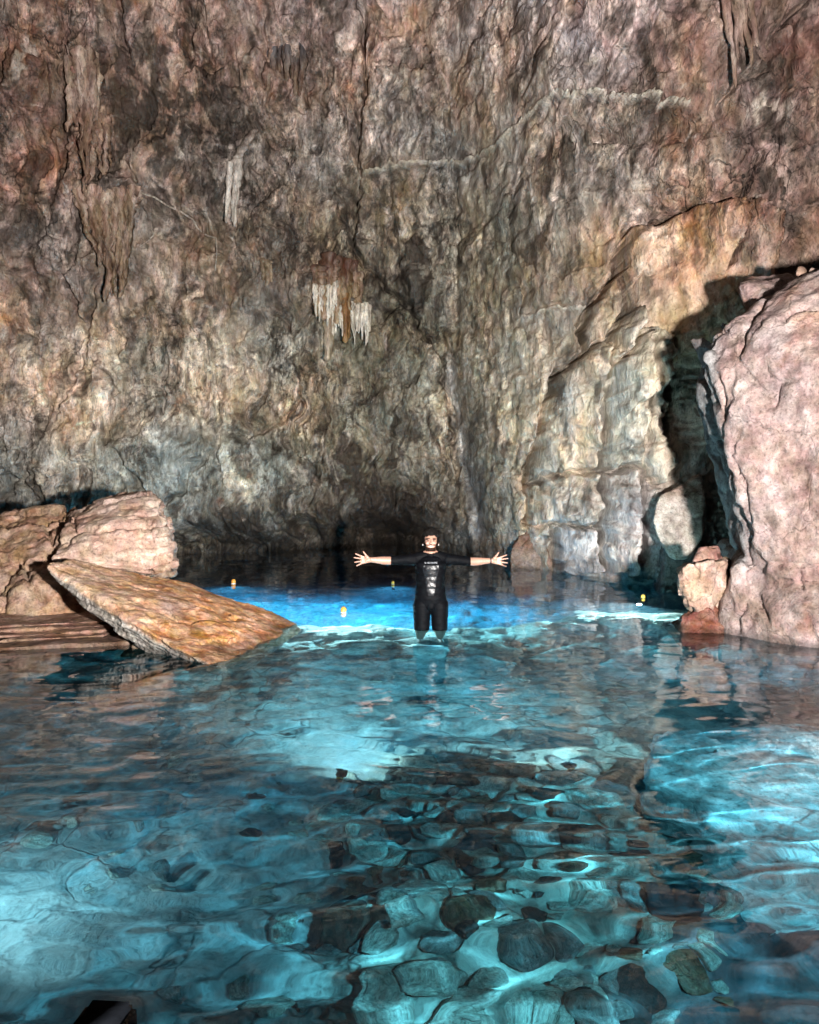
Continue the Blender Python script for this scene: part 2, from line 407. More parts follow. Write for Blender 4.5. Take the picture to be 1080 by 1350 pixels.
def build_wall():
    gx = axis([(-17, -9.6, 0.16), (-9.6, 6.6, 0.0245), (6.6, 13, 0.14)])
    gz = axis([(-6.5, -0.3, 0.25), (-0.3, 12.4, 0.0265), (12.4, 20, 0.25)])
    X, Z = np.meshgrid(gx, gz)
    nr, nc = X.shape
    x, z = X.ravel(), Z.ravel()
    y = wall_base(x, z)
    p = np.stack([x, y, z], 1)
    u, v = UV(p)
    # warp
    wu = fbm(p, 1.1, 3, 3) * 9; wv = fbm(p, 1.1, 3, 13) * 9
    fu = fbm(p, 0.22, 2, 23) * 3.5; fv = fbm(p, 0.22, 2, 29) * 3.5
    uu, vv = u + wu * 0.5 + fu, v + wv * 0.5 + fv
    right = sstep(600, 720, u) * sstep(230, 400, v)            # blocky jointed rock
    left = 1 - sstep(420, 640, u)
    calm = 1 - 0.88 * right
    patchy = np.clip(0.60 + 0.75 * fbm(p, (1.5, 1.5, 2.2), 3, 7), 0.12, 1)
    d = fbm(p, 3.2, 3, 41) * 0.55
    warp = p + np.stack([fbm(p, 0.9, 2, 51), 0 * x, fbm(p, 0.9, 2, 53)], 1) * 0.28
    flute = ridged(warp * np.array([1, 0.3, 1]), (0.62, 1.0, 2.6), 4, 61)
    d += flute * (0.13 + 0.17 * left) * calm
    flute2 = ridged(warp * np.array([1, 0.3, 1]), (0.22, 1.0, 1.1), 3, 67)
    d += flute2 * (0.06 + 0.075 * left) * calm
    fl3 = ridged(p * np.array([1, 0.3, 1]) + 4.4, (0.10, 1.0, 0.6), 2, 69)
    d += fl3 * (0.018 + 0.030 * left) * (1 - 0.8 * right)
    # jointed facets
    q = np.stack([warp[:, 0], np.zeros(len(x)), warp[:, 2]], 1)
    f1, edge, cid, off = cells(q, (0.95, 1.0, 1.5), 71, True)
    d += ((cid - 0.5) * 0.30 + off[:, 0] * (cid - 0.5) * 0.30 + off[:, 2] * (((cid * 7.3) % 1) - 0.5) * 0.35) * (0.35 + 0.5 * (1 - left))
    f1, edge2, cid2, off2 = cells(q + 3.7, (0.30, 1.0, 0.42), 73, True)
    d += ((cid2 - 0.5) * 0.10 + off2[:, 0] * (cid2 - 0.5) * 0.12 + off2[:, 2] * (((cid2 * 5.1) % 1) - 0.5) * 0.14) * (0.9 - 0.6 * right)
    # open joints: long vertical ones, then a finer net
    _, ej, cj, _o = cells(q + 1.3, (1.25, 1.0, 3.4), 75, True)
    vis = sstep(-0.15, 0.35, fbm(p, 1.4, 2, 76))
    d -= 0.26 * np.exp(-(ej / 0.035) ** 2) * vis * (1 - 0.8 * right)
    _, ej2, cj2, _o = cells(q + 8.1, (0.55, 1.0, 0.8), 77, True)
    vis2 = sstep(0.0, 0.4, fbm(p, 1.1, 2, 78))
    d -= 0.10 * np.exp(-(ej2 / 0.05) ** 2) * vis2 * (1 - 0.7 * right)
    d += (cj - 0.5) * 0.22 * (1 - 0.5 * right)
    med = fbm(warp, (0.42, 0.42, 0.7), 4, 81); d += med * 0.08 * calm
    fine = fbm(p, (0.11, 0.2, 0.15), 3, 87); d += fine * 0.06 * (1 - 0.4 * right)
    # bedding in the middle and right
    st = z * 3.6 + fbm(p, (1.6, 1.6, 0.6), 3, 91) * 1.6
    bed = (st - np.floor(st))
    d += (np.minimum(bed * 5, 1) - bed) * 0.10 * sstep(560, 620, u) * sstep(380, 470, v)
    # slabs
    tint = np.ones((len(x), 3))
    for pts, proud, (tu, tv), tn in SLABS:
        cu0 = sum(a for a, b in pts) / len(pts); cv0 = sum(b for a, b in pts) / len(pts)
        sd = poly_sdf(uu, vv, pts)
        m = sstep(-0.5, 3.2, sd) * (0.84 + 0.16 * sstep(3, 20, sd))
        d += m * (proud + tu * (u - cu0) / 100 * 2 + tv * (v - cv0) / 100 * 2)
        mm = sstep(-1, 2, sd)[:, None]
        tint = tint * (1 - mm) + mm * np.array(tn)
    for pts, w, dep in CRACKS:
        dist, t = seg_dist(uu, vv, pts)
        ww = w * (1 + 0.35 * right) * (0.75 + 0.5 * np.sin(t * 17 + w * 5) ** 2) * np.clip(8 * np.minimum(t, 1 - t), 0.35, 1)
        d -= dep * (1.5 + 0.9 * right) * np.exp(-(dist / ww) ** 2)
    # calcite ledge: a proud rim, the face below it set back
    ld, lt = seg_dist(u + fu * 0.6, v + fv * 0.6, LEDGE)
    ld2, lt2 = seg_dist(u + fu * 0.6, v + fv * 0.6, LEDGE2)
    yl = np.interp(u, [a for a, b in LEDGE], [b for a, b in LEDGE])
    below = sstep(-2, 5, v - yl) * (1 - sstep(20, 120, v - yl)) * sstep(465, 480, u) * (1 - sstep(890, 910, u))
    d -= below * 0.16
    d += 0.20 * np.exp(-(ld / 1.8) ** 2) + 0.15 * np.exp(-(ld2 / 1.7) ** 2)
    # grey flowstone groove in the middle
    gd, gt = seg_dist(u + wu * 0.3, v, [(598, 440), (600, 500), (612, 570), (624, 640), (634, 705)])
    groove = np.exp(-(gd / 11) ** 2)
    d -= 0.75 * groove
    # bulge left of the groove and hollow above the water
    d += 0.45 * np.exp(-((u - 555) / 38) ** 2 - ((v - 540) / 70) ** 2)
    under = sstep(0.95, 0.10, z + 0.25 * fbm(p, 1.2, 3, 95)) * (1 - sstep(590, 690, u))
    d -= under * 1.4
    hollow = np.exp(-((u - 512) / 56) ** 2 - ((v - 712) / 32) ** 2)
    d -= 1.9 * hollow
    d += 0.55 * np.exp(-((u - 425) / 16) ** 2 - ((v - 690) / 26) ** 2)          # stubby pillar at the water's edge
    d -= 0.55 * np.exp(-((u - 374) / 26) ** 2 - ((v - 78) / 32) ** 2)           # dark pocket
    d += 0.30 * np.exp(-((u - 110) / 26) ** 2) * sstep(40, 70, v) * (1 - sstep(250, 300, v))
    d += 0.40 * np.exp(-((u - 145) / 42) ** 2) * sstep(235, 258, v) * (1 - sstep(300, 410, v))
    y2 = y - d
    x2 = x + fbm(p, 0.35, 3, 101) * 0.07; z2 = z + fbm(p, 0.35, 3, 103) * 0.06
    # ---- colour of the rock itself
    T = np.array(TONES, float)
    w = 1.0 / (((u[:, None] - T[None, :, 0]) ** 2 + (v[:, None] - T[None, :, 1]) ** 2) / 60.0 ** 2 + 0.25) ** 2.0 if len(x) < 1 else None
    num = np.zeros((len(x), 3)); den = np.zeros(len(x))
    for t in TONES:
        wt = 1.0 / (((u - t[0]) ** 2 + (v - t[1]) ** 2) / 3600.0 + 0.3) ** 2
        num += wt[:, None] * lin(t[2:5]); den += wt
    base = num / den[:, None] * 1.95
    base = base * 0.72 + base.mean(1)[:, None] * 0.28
    mott = fbm(warp, (0.55, 0.5, 0.8), 5, 111, 0.62)
    streak = fbm(warp * np.array([1, 0.4, 1]), (0.16, 0.6, 1.5), 4, 117, 0.6)
    hue = fbm(p, (1.4, 1.2, 1.4), 4, 123)
    big = fbm(warp * np.array([1, 0.5, 1]), (1.1, 1.0, 2.8), 3, 113)
    base *= np.exp((0.55 * mott + 0.45 * streak * (0.5 + 0.7 * left)) * (1 - 0.5 * right) + 0.55 * big)[:, None]
    warm = np.clip(hue * 1.8, -1, 1)[:, None]
    base *= 1 + warm * np.array([0.10, -0.01, -0.12])
    spot = fbm(p, (0.45, 0.5, 0.5), 5, 131, 0.62)
    rust = sstep(0.32, 0.75, spot + 0.25 * hue) * (0.35 + 0.5 * left)
    base = base * (1 - rust[:, None] * 0.55) + rust[:, None] * 0.55 * np.array([0.30, 0.14, 0.07]) * (base.sum(1) / 0.6)[:, None]
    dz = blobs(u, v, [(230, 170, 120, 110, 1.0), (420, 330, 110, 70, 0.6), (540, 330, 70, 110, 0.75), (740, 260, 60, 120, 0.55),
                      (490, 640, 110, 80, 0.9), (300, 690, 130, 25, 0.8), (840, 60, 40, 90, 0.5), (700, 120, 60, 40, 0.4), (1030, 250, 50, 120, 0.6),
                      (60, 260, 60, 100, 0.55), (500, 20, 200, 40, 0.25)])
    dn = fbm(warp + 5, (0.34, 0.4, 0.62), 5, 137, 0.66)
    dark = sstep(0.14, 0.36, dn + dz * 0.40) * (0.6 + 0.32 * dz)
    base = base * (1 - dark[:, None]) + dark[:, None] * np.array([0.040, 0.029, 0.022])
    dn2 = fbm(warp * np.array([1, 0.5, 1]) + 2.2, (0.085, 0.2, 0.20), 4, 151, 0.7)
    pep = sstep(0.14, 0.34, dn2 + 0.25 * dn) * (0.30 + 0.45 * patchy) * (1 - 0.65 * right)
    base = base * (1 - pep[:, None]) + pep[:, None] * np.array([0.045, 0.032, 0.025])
    fl_ = sstep(0.24, 0.42, fbm(warp + 31, (0.10, 0.2, 0.19), 4, 157, 0.7) + 0.12 * mott) * 0.55 * (1 - 0.5 * right)
    base = base * (1 + 0.9 * fl_[:, None]) + fl_[:, None] * np.array([0.05, 0.042, 0.036])
    # white calcite blooms
    wz = blobs(u, v, [(700, 118, 24, 14, 1), (630, 112, 16, 14, 1), (795, 196, 22, 22, 1.1), (1000, 140, 22, 30, 0.9), (540, 135, 22, 26, 0.8), (780, 105, 40, 10, 0.7),
                      (40, 65, 12, 18, 0.9), (500, 185, 40, 20, 0.5), (530, 285, 40, 30, 0.6), (250, 215, 18, 12, 0.7), (345, 95, 12, 24, 0.5), (110, 100, 22, 50, 0.5),
                      (640, 500, 50, 50, 0.35), (105, 260, 20, 10, 0.7), (350, 370, 8, 20, 0.6), (740, 600, 50, 60, 0.25), (890, 320, 40, 30, 0.3), (30, 450, 40, 40, 0.4)])
    wn = fbm(warp + 11, (0.22, 0.3, 0.30), 5, 143, 0.62)
    white = np.clip(sstep(0.16, 0.42, wn + wz * 0.85 - 0.30), 0, 1)
    base = base * (1 - 0.8 * white[:, None]) + 0.8 * white[:, None] * np.array([0.50, 0.42, 0.36])
    vein = np.maximum(np.exp(-(ld / 1.4) ** 2), 0.9 * np.exp(-(ld2 / 1.2) ** 2)) * (0.7 + 0.3 * sstep(-0.3, 0.3, wn))
    base = base * (1 - vein[:, None]) + vein[:, None] * np.array([0.74, 0.66, 0.55])
    band = np.exp(-((u - 603) / 4.5) ** 2) * sstep(230, 270, v) * (1 - sstep(400, 460, v)) * sstep(-0.2, 0.3, streak)
    base = base * (1 - 0.6 * band[:, None]) + 0.6 * band[:, None] * np.array([0.42, 0.36, 0.27])
    g = (groove * sstep(440, 500, v) * 0.8)[:, None]
    base = base * (1 - g) + g * np.array([0.27, 0.27, 0.27]) * np.exp(0.8 * streak)[:, None]
    base *= tint
    wet = sstep(0.55, 0.05, z + 0.12 * fbm(p, 0.4, 2, 147))                  # wet, algae-dark tide band
    base *= (1 - 0.55 * wet)[:, None]
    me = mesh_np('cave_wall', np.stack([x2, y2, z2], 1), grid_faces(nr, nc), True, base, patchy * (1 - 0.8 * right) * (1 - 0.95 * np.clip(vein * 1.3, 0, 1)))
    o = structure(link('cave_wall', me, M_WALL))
    return np.stack([x2, y2, z2], 1)

WALLV = build_wall()
_wu, _wv = UV(WALLV); _ok = WALLV[:, 1] > 2
def wall_at(px, py):
    """point of the cave wall seen at a photo pixel"""
    i = np.argmin(np.where(_ok, (_wu - px) ** 2 + (_wv - py) ** 2, 1e12))
    return WALLV[i]

# ------------------------------------------------------------------ pool floor
def floor_z(x, y):
    z = np.full(len(x), -1.35)
    g = lambda cx, cy, sx, sy, a: a * np.exp(-((x - cx) / sx) ** 2 - ((y - cy) / sy) ** 2)
    z = z + g(0.9, 4.4, 1.5, 1.3, 0.55)                    # rubble mound
    z = z + g(-0.3, 8.6, 2.3, 1.1, 0.75)                   # the bar the person stands on
    z = z + g(-0.7, 9.75, 1.0, 0.45, 0.45)
    z = z + g(-1.3, 7.6, 0.9, 0.8, 0.35)
    z = z + g(2.4, 10.3, 1.5, 0.8, 0.68)                   # shallow shelf on the right
    z = z + g(-4.5, 8.5, 1.9, 2.0, 1.2) + g(4.5, 8.5, 1.6, 2.0, 1.2)
    z = z + g(1.9, 3.0, 0.9, 0.9, -1.0)
    pit = sstep(10.1, 10.9, y + 0.25 * np.sin(x * 1.7)) * (1 - sstep(1.3, 2.4, x))
    z = z - pit * 1.35
    z = z - sstep(11.3, 12.5, y) * sstep(1.3, 2.4, x) * 1.2
    z = z - sstep(12.2, 19.5, y + 0.3 * np.sin(x * 1.1 + 1)) * 2.8
    return z

def build_floor():
    gx = axis([(-17, -5, 0.25), (-5, 5, 0.045), (5, 13, 0.25)])
    gy = axis([(-6, 1.5, 0.25), (1.5, 12, 0.045), (12, 22, 0.15)])
    X, Y = np.meshgrid(gx, gy); nr, nc = X.shape
    x, y = X.ravel(), Y.ravel()
    p = np.stack([x, y, 0 * x], 1)
    z = floor_z(x, y)
    sand = sstep(0.25, -0.6, x + 0.3 * fbm(p, 1.0, 3, 5)) * sstep(7.4, 6.6, y)
    sand = np.maximum(sand, 0.85 * sstep(5.6, 6.4, y + 0.4 * fbm(p, 1.1, 3, 6)) * sstep(8.6, 7.8, y) * sstep(-1.6, -0.9, x))
    f1, e, cid, off = cells(p, 0.55, 201)
    z += ((cid - 0.5) * 0.26 + (0.5 - f1) * 0.34) * (1 - 0.93 * sand)
    f1, e2, cid2, off = cells(p + 9, 0.22, 203)
    z += ((cid2 - 0.5) * 0.09 + (0.5 - f1) * 0.13) * (1 - 0.9 * sand)
    z += fbm(p, 1.3, 4, 207) * 0.14 * (1 - 0.4 * sand) + fbm(p, 0.16, 3, 211) * 0.025
    k = np.exp(-(((x - 0.23) / 0.42) ** 2 + ((y - 8.9) / 0.42) ** 2) ** 2); z = z * (1 - k) + k * -0.62
    m = fbm(p, 0.9, 4, 213, 0.6)
    c = np.array([0.56, 0.54, 0.47]) * np.exp(0.55 * m)[:, None]
    c *= ((0.45 + 0.8 * cid) * (0.5 + 0.9 * cid2))[:, None]
    dk = sstep(0.25, 0.6, fbm(p, 0.7, 4, 217))
    c = c * (1 - 0.75 * dk[:, None]) + 0.75 * dk[:, None] * np.array([0.06, 0.06, 0.055])
    c = c * (1 - sand[:, None]) + sand[:, None] * np.array([0.52, 0.53, 0.53]) * np.exp(0.3 * m)[:, None]
    ws = (sstep(10.2, 10.8, y) * (1 - sstep(15.0, 17.5, y)) * (1 - sstep(1.5, 2.6, x)) * 0.85)[:, None]      # white sand in the lit basin
    c = c * (1 - ws) + ws * np.array([0.62, 0.62, 0.58])
    sh = (np.exp(-((x - 2.4) / 1.3) ** 2 - ((y - 10.3) / 0.8) ** 2) * 0.8)[:, None]
    c = c * (1 - sh) + sh * np.array([0.58, 0.57, 0.5]) * (0.6 + 0.7 * cid)[:, None]
    wb = (np.exp(-((x + 0.55) / 0.75) ** 2 - ((y - 9.75) / 0.35) ** 2) * 0.85)[:, None]
    c = c * (1 - wb) + wb * np.array([0.66, 0.66, 0.6])
    dk_shade = (sstep(0.75, 1.25, x + 0.3 * fbm(p, 0.8, 3, 8) + 0.25 * (3.6 - y)) * sstep(4.6, 4.0, y + 0.3 * fbm(p, 0.8, 3, 9)) * 0.9)[:, None]      # deep corner darkened in the floor colour to stand in for shade
    c = c * (1 - dk_shade) + dk_shade * np.array([0.05, 0.055, 0.075])
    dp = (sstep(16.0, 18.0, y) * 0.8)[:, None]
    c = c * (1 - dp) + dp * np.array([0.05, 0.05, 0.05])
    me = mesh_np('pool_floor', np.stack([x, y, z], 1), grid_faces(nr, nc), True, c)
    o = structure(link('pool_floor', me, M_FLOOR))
    o.cycles.is_caustics_receiver = True
    return o
build_floor()

# ------------------------------------------------------------------ water: closed body, rippled top
def build_water():
    gx = axis([(-17.2, -6, 0.5), (-6, 6, 0.04), (6, 13.2, 0.5)])
    gy = axis([(-6.2, 1.2, 0.5), (1.2, 8, 0.03), (8, 13, 0.05), (13, 22.2, 0.10)])
    X, Y = np.meshgrid(gx, gy); nr, nc = X.shape
    x, y = X.ravel(), Y.ravel()
    p = np.stack([x, y, 0 * x], 1)
    wp = p + np.stack([fbm(p, 1.5, 2, 301), fbm(p, 1.5, 2, 303), 0 * x], 1) * 0.35
    near = sstep(7.5, 3.0, y)
    z = fbm(wp, (0.95, 0.75, 1), 2, 305, 0.45) * 0.0065 * (0.95 + 0.5 * near)
    z += fbm(wp, (0.30, 0.22, 1), 2, 309, 0.4) * 0.0028 * (0.75 + 2.5 * near)
    z += fbm(wp, (2.4, 1.6, 1), 1, 311) * 0.006
    top = np.stack([x, y, z], 1)
    V = [top]; F = [grid_faces(nr, nc)]
    idx = np.arange(nr * nc).reshape(nr, nc)
    n0 = nr * nc
    ring = np.concatenate([idx[0, :-1], idx[:-1, -1], idx[-1, :0:-1], idx[:0:-1, 0]])
    low = top[ring].copy(); low[:, 2] = -9.0
    k = len(ring); a = np.arange(k); b = (a + 1) % k
    side = np.stack([ring[a], n0 + a, n0 + b, ring[b]], 1)
    V.append(low)
    V.append(np.array([[0, 8, -9.0]])); c = n0 + k
    bot = np.stack([n0 + b, n0 + a, np.full(k, c)], 1)
    me = bpy.data.meshes.new('water')
    verts = np.concatenate(V)
    quads = np.concatenate(F + [side])
    me.vertices.add(len(verts)); me.vertices.foreach_set('co', verts.astype(np.float32).ravel())
    lv = np.concatenate([quads.ravel(), bot.ravel()]).astype(np.int32)
    ls = np.concatenate([np.arange(len(quads)) * 4, len(quads) * 4 + np.arange(k) * 3]).astype(np.int32)
    me.loops.add(len(lv)); me.loops.foreach_set('vertex_index', lv)
    me.polygons.add(len(ls)); me.polygons.foreach_set('loop_start', ls)
    me.update(calc_edges=True); 
    sm = np.zeros(len(ls), bool); sm[:len(F[0])] = True
    me.polygons.foreach_set('use_smooth', sm)
    me.validate()
    o = structure(link('water', me, M_WATER))
    o.cycles.is_caustics_caster = True
    return o
build_water()

# ------------------------------------------------------------------ boulders
def hull_mesh(hulls):
    bm = bmesh.new()
    for pts in hulls:
        vs = [bm.verts.new(Vector(p)) for p in pts]
        r = bmesh.ops.convex_hull(bm, input=vs)
        junk = list({g for g in r['geom_interior'] + r['geom_unused'] if isinstance(g, bmesh.types.BMVert)})
        if junk: bmesh.ops.delete(bm, geom=junk, context='VERTS')
    me = bpy.data.meshes.new('hull'); bm.to_mesh(me); bm.free()
    return me

def boulder_mesh(name, hulls, voxel, disp, colour, smooth=3):
    me = evaluated(hull_mesh(hulls), [('REMESH', dict(mode='VOXEL', voxel_size=voxel)), ('SMOOTH', dict(factor=0.5, iterations=smooth))])
    v, n = get_vn(me)
    d = disp(v, n)
    v2 = v + n * np.asarray(d)[:, None]
    me.vertices.foreach_set('co', v2.astype(np.float32).ravel())
    me.update(); me.polygons.foreach_set('use_smooth', np.ones(len(me.polygons), bool))
    set_col(me, colour(v2, n))
    me.name = name
    return me

def pp(lst):
    return [P(*t) for t in lst]

def rock_disp(seed, big=0.05, facet=0.05, fsize=0.45, fine=0.012, strata=None, sdir=(0, 0, 1), sfreq=9.0, cracks=(), crackw=2.0, crackd=0.05):
    sdir = np.array(sdir, float); sdir /= np.linalg.norm(sdir)
    def f(v, n):
        d = fbm(v, 0.8, 4, seed) * big
        if facet:
            w = v + np.stack([fbm(v, 0.4, 2, seed + 3), fbm(v, 0.4, 2, seed + 4), fbm(v, 0.4, 2, seed + 5)], 1) * 0.1
            f1, e, cid, off = cells(w, fsize, seed + 9)
            d = d + ((cid - 0.5) + off[:, 0] * (cid - 0.5) * 1.3 + off[:, 2] * (((cid * 7.7) % 1) - 0.5) * 1.6) * facet
        d = d + fbm(v, 0.09, 3, seed + 11) * fine
        d = d + ridged(v, 0.3, 3, seed + 15) * fine * 1.2
        if strata:
            t = (v @ sdir) * sfreq + fbm(v, (0.9, 0.9, 0.9), 3, seed + 21) * 1.1
            b = t - np.floor(t); lay = _hash(np.floor(t).astype(np.int64), np.zeros(len(t), np.int64), np.zeros(len(t), np.int64), seed) / 4294967295.0
            amp = strata(v, n) if callable(strata) else strata
            d = d + ((lay - 0.5) * 1.3 - np.exp(-(np.minimum(b, 1 - b) / 0.10) ** 2) * 0.9) * amp
        if cracks:
            u, w = UV(v); u = u + fbm(v, 0.25, 2, seed + 31) * 4; w = w + fbm(v, 0.25, 2, seed + 32) * 4
            for c in cracks:
                dist, t = seg_dist(u, w, c)
                step = 1.0
                d = d - crackd * np.exp(-(dist / crackw) ** 2) * np.clip(6 * np.minimum(t, 1 - t) + 0.3, 0, 1)
        return d
    return f

def rock_col(seed, base, alt, stain=(0.10, 0.05, 0.03), mott=0.35, stain_amt=0.5, stain_lo=0.3, extra=None, wetline=0.5):
    base, alt, stain = map(np.array, (base, alt, stain))
    def f(v, n):
        h = sstep(-0.35, 0.45, fbm(v, 0.7, 4, seed + 41))[:, None]
        c = base * (1 - h) + alt * h
        c = c * np.exp(mott * fbm(v, 0.3, 5, seed + 43, 0.62))[:, None]
        s = (sstep(stain_lo, stain_lo + 0.4, fbm(v, 0.35, 5, seed + 47, 0.65)) * stain_amt)[:, None]
        c = c * (1 - s) + s * stain
        if extra is not None: c = extra(v, n, c)
        wet = sstep(0.10, 0.02, v[:, 2] + 0.03 * fbm(v, 0.3, 2, seed + 49))[:, None]
        return c * (1 - wetline * wet)
    return f

# -- big pink boulder on the right
RB_CRACKS = [[(1035, 372), (1008, 398), (986, 428), (975, 470), (990, 500), (1015, 520), (1028, 506)], [(1085, 398), (1048, 408), (1034, 428)],
             [(1030, 505), (1018, 530), (998, 546)], [(976, 570), (964, 600), (984, 642), (991, 690), (984, 740)], [(985, 740), (1000, 790), (1012, 818)],
             [(1052, 745), (1062, 792)], [(1066, 810), (1078, 852)], [(966, 836), (984, 792)], [(1010, 480), (1018, 500), (1040, 506), (1060, 500)],
             [(940, 480), (952, 530), (950, 580), (968, 640), (984, 700)], [(1000, 745), (1050, 742), (1090, 750)]]
main = pp([(928, 470, 8.9), (936, 446, 9.0), (986, 410, 9.0), (1036, 374, 9.0), (1086, 356, 8.7), (1330, 330, 7.8), (941, 520, 8.9), (985, 740, 8.7), (1010, 760, 8.3), (1330, 760, 7.0), (1330, 560, 6.9),
           (1090, 600, 7.9), (1000, 470, 8.6), (1086, 400, 8.2), (1000, 420, 11.8), (1060, 380, 12.2), (1330, 380, 12.0), (1010, 740, 11.5), (1330, 760, 12.0), (958, 520, 10.4), (1000, 700, 10.4)])
foot = [P(966, 752, 8.8), P(986, 738, 8.7), P(1090, 730, 8.2), P(1330, 730, 7.2), P(952, 800, 8.7), P(1060, 800, 7.9)] + \
       [np.array(q) for q in ((3.25, 8.55, -0.02), (3.5, 8.2, -0.05), (4.0, 7.75, -0.05), (5.2, 6.9, -0.05), (5.4, 6.8, -1.3), (3.1, 8.7, -1.3), (3.6, 8.0, -1.3), (4.2, 11.5, -1.3), (8, 11.5, -1.3), (4.2, 11.0, 0.8), (8.0, 11.0, 0.9))]
knob = pp([(962, 748, 8.6), (978, 738, 8.6), (990, 745, 8.5), (992, 790, 8.4), (970, 805, 8.5), (958, 780, 8.6), (975, 740, 9.2), (990, 800, 9.2), (962, 790, 9.2)])
flake = pp([(911, 447, 9.9), (914, 470, 9.9), (926, 440, 9.8), (946, 452, 9.4), (930, 560, 9.8), (948, 640, 9.8), (978, 742, 9.4), (962, 560, 9.2), (984, 700, 9.2), (990, 740, 10.5), (935, 450, 10.6), (950, 600, 10.8)])
flake2 = pp([(921, 480, 9.55), (938, 470, 9.3), (936, 560, 9.4), (962, 660, 9.3), (985, 735, 9.1), (950, 500, 9.1), (975, 640, 9.05), (960, 560, 9.8)])
shard = pp([(975, 374, 9.7), (992, 369, 9.7), (1036, 368, 9.6), (977, 392, 9.7), (986, 408, 9.7), (1004, 408, 9.4), (1030, 380, 9.3), (985, 376, 10.6), (1060, 366, 10.6), (1000, 410, 10.6)])
tooth = pp([(950, 424, 9.2), (955, 421, 9.2), (960, 432, 9.2), (946, 448, 9.2), (968, 450, 9.1), (953, 424, 9.5), (960, 450, 9.6)])
def rb_extra(v, n, c):
    u, w = UV(v)
    edge = np.interp(w, [430, 470, 520, 560, 620, 690, 740, 790, 830], [946, 942, 946, 950, 962, 980, 985, 962, 955])
    g = (sstep(8, -6, u - edge + 6 * fbm(v, 0.3, 3, 90)) * sstep(755, 735, w))[:, None]
    grey = np.array([0.17, 0.165, 0.165]) * np.exp(0.5 * fbm(v, (0.12, 0.12, 0.5), 4, 93))[:, None]
    c = c * (1 - g) + g * grey
    o = (np.exp(-((w - 400) / 45) ** 2) * 0.55 * sstep(-0.1, 0.4, fbm(v, 0.4, 4, 95)))[:, None]
    c = c * (1 - o) + o * np.array([0.27, 0.145, 0.09])
    b = (sstep(735, 790, w) * 0.5 * sstep(-0.2, 0.4, fbm(v, 0.3, 4, 97)))[:, None]
    return c * (1 - b) + b * np.array([0.155, 0.105, 0.085])
def rb_strata(v, n):
    u, w = UV(v)
    return 0.004 + 0.05 * sstep(985, 945, u) * sstep(750, 700, w)
me = boulder_mesh('pink_boulder', [main, foot, knob, flake, flake2, shard, tooth], 0.034,
                  rock_disp(501, 0.12, 0.040, 0.75, 0.016, rb_strata, (0.9, 0.35, -0.15), 9, RB_CRACKS, 2.2, 0.07),
                  rock_col(501, (0.255, 0.178, 0.158), (0.235, 0.185, 0.178), (0.22, 0.11, 0.075), 0.28, 0.55, 0.22, rb_extra))
RB = tag(link('pink_boulder', me, M_BOULDER), 'huge pale pink boulder with a grey flaked edge rising from the water', 'boulder')

pebs = [('rounded brown', (1050, 352), (1062, 360)), ('flat pale', (1066, 354), (1084, 361))]
for k, (nm, a, b) in enumerate(pebs):
    h = pp([(a[0], b[1] + 3, 9.0), (a[0] + 3, a[1], 9.0), (b[0] - 3, a[1] + 1, 9.0), (b[0], b[1] + 3, 9.0), (a[0], b[1] + 3, 9.25), (a[0] + 3, a[1], 9.2), (b[0], b[1] + 3, 9.25), (b[0] - 2, a[1] + 2, 9.2)])
    me = boulder_mesh('loose_rock', [h], 0.016, rock_disp(520 + k, 0.02, 0.01, 0.2, 0.006), rock_col(520 + k, (0.26, 0.17, 0.14), (0.3, 0.22, 0.19)))
    tag(link('loose_rock', me, M_BOULDER), nm + ' loose rock lying on top of the huge pink boulder', 'rock')

# -- squat block beside it, on its red foot
blk = pp([(898, 748, 8.85), (907, 741, 8.8), (930, 744, 8.7), (956, 738, 8.8), (960, 762, 8.85), (954, 786, 8.8), (938, 806, 8.75), (908, 803, 8.75), (900, 768, 8.8),
          (902, 745, 9.4), (958, 740, 9.5), (955, 790, 9.4), (912, 800, 9.4)])
me = boulder_mesh('squat_boulder', [blk], 0.02, rock_disp(541, 0.08, 0.07, 0.30, 0.014), rock_col(541, (0.33, 0.225, 0.165), (0.29, 0.20, 0.16), (0.2, 0.09, 0.04), 0.25, 0.6))
tag(link('squat_boulder', me, M_BOULDER), 'squat tan boulder tapering downward beside the huge pink boulder', 'boulder')
cap = pp([(921, 724, 9.0), (930, 719, 9.0), (946, 722, 9.0), (951, 738, 9.0), (915, 742, 8.95), (921, 724, 9.35), (946, 722, 9.4), (952, 742, 9.4), (918, 744, 9.35)])
me = boulder_mesh('capstone', [cap], 0.016, rock_disp(551, 0.03, 0.03, 0.25, 0.008), rock_col(551, (0.24, 0.12, 0.09), (0.19, 0.10, 0.08), mott=0.3))
tag(link('capstone', me, M_BOULDER), 'reddish capstone lying on top of the squat tan boulder', 'rock')
ft = pp([(906, 812, 8.75), (940, 800, 8.8), (962, 806, 8.8), (966, 820, 8.8), (912, 808, 9.4), (960, 806, 9.5)]) + [np.array(q) for q in ((2.86, 8.62, -0.1), (3.15, 8.52, -0.1), (3.36, 8.62, -0.1), (2.9, 9.5, -0.1), (3.4, 9.5, -0.1), (3.1, 9.0, -0.9), (2.9, 8.8, -0.9), (3.3, 9.3, -0.9))]
me = boulder_mesh('red_footstone', [ft], 0.018, rock_disp(561, 0.04, 0.05, 0.3, 0.010, 0.010, (0.2, 0, 1), 16), rock_col(561, (0.18, 0.075, 0.05), (0.13, 0.06, 0.045), (0.04, 0.02, 0.015)))
tag(link('red_footstone', me, M_BOULDER), 'dark red footstone at the waterline carrying the squat tan boulder', 'rock')

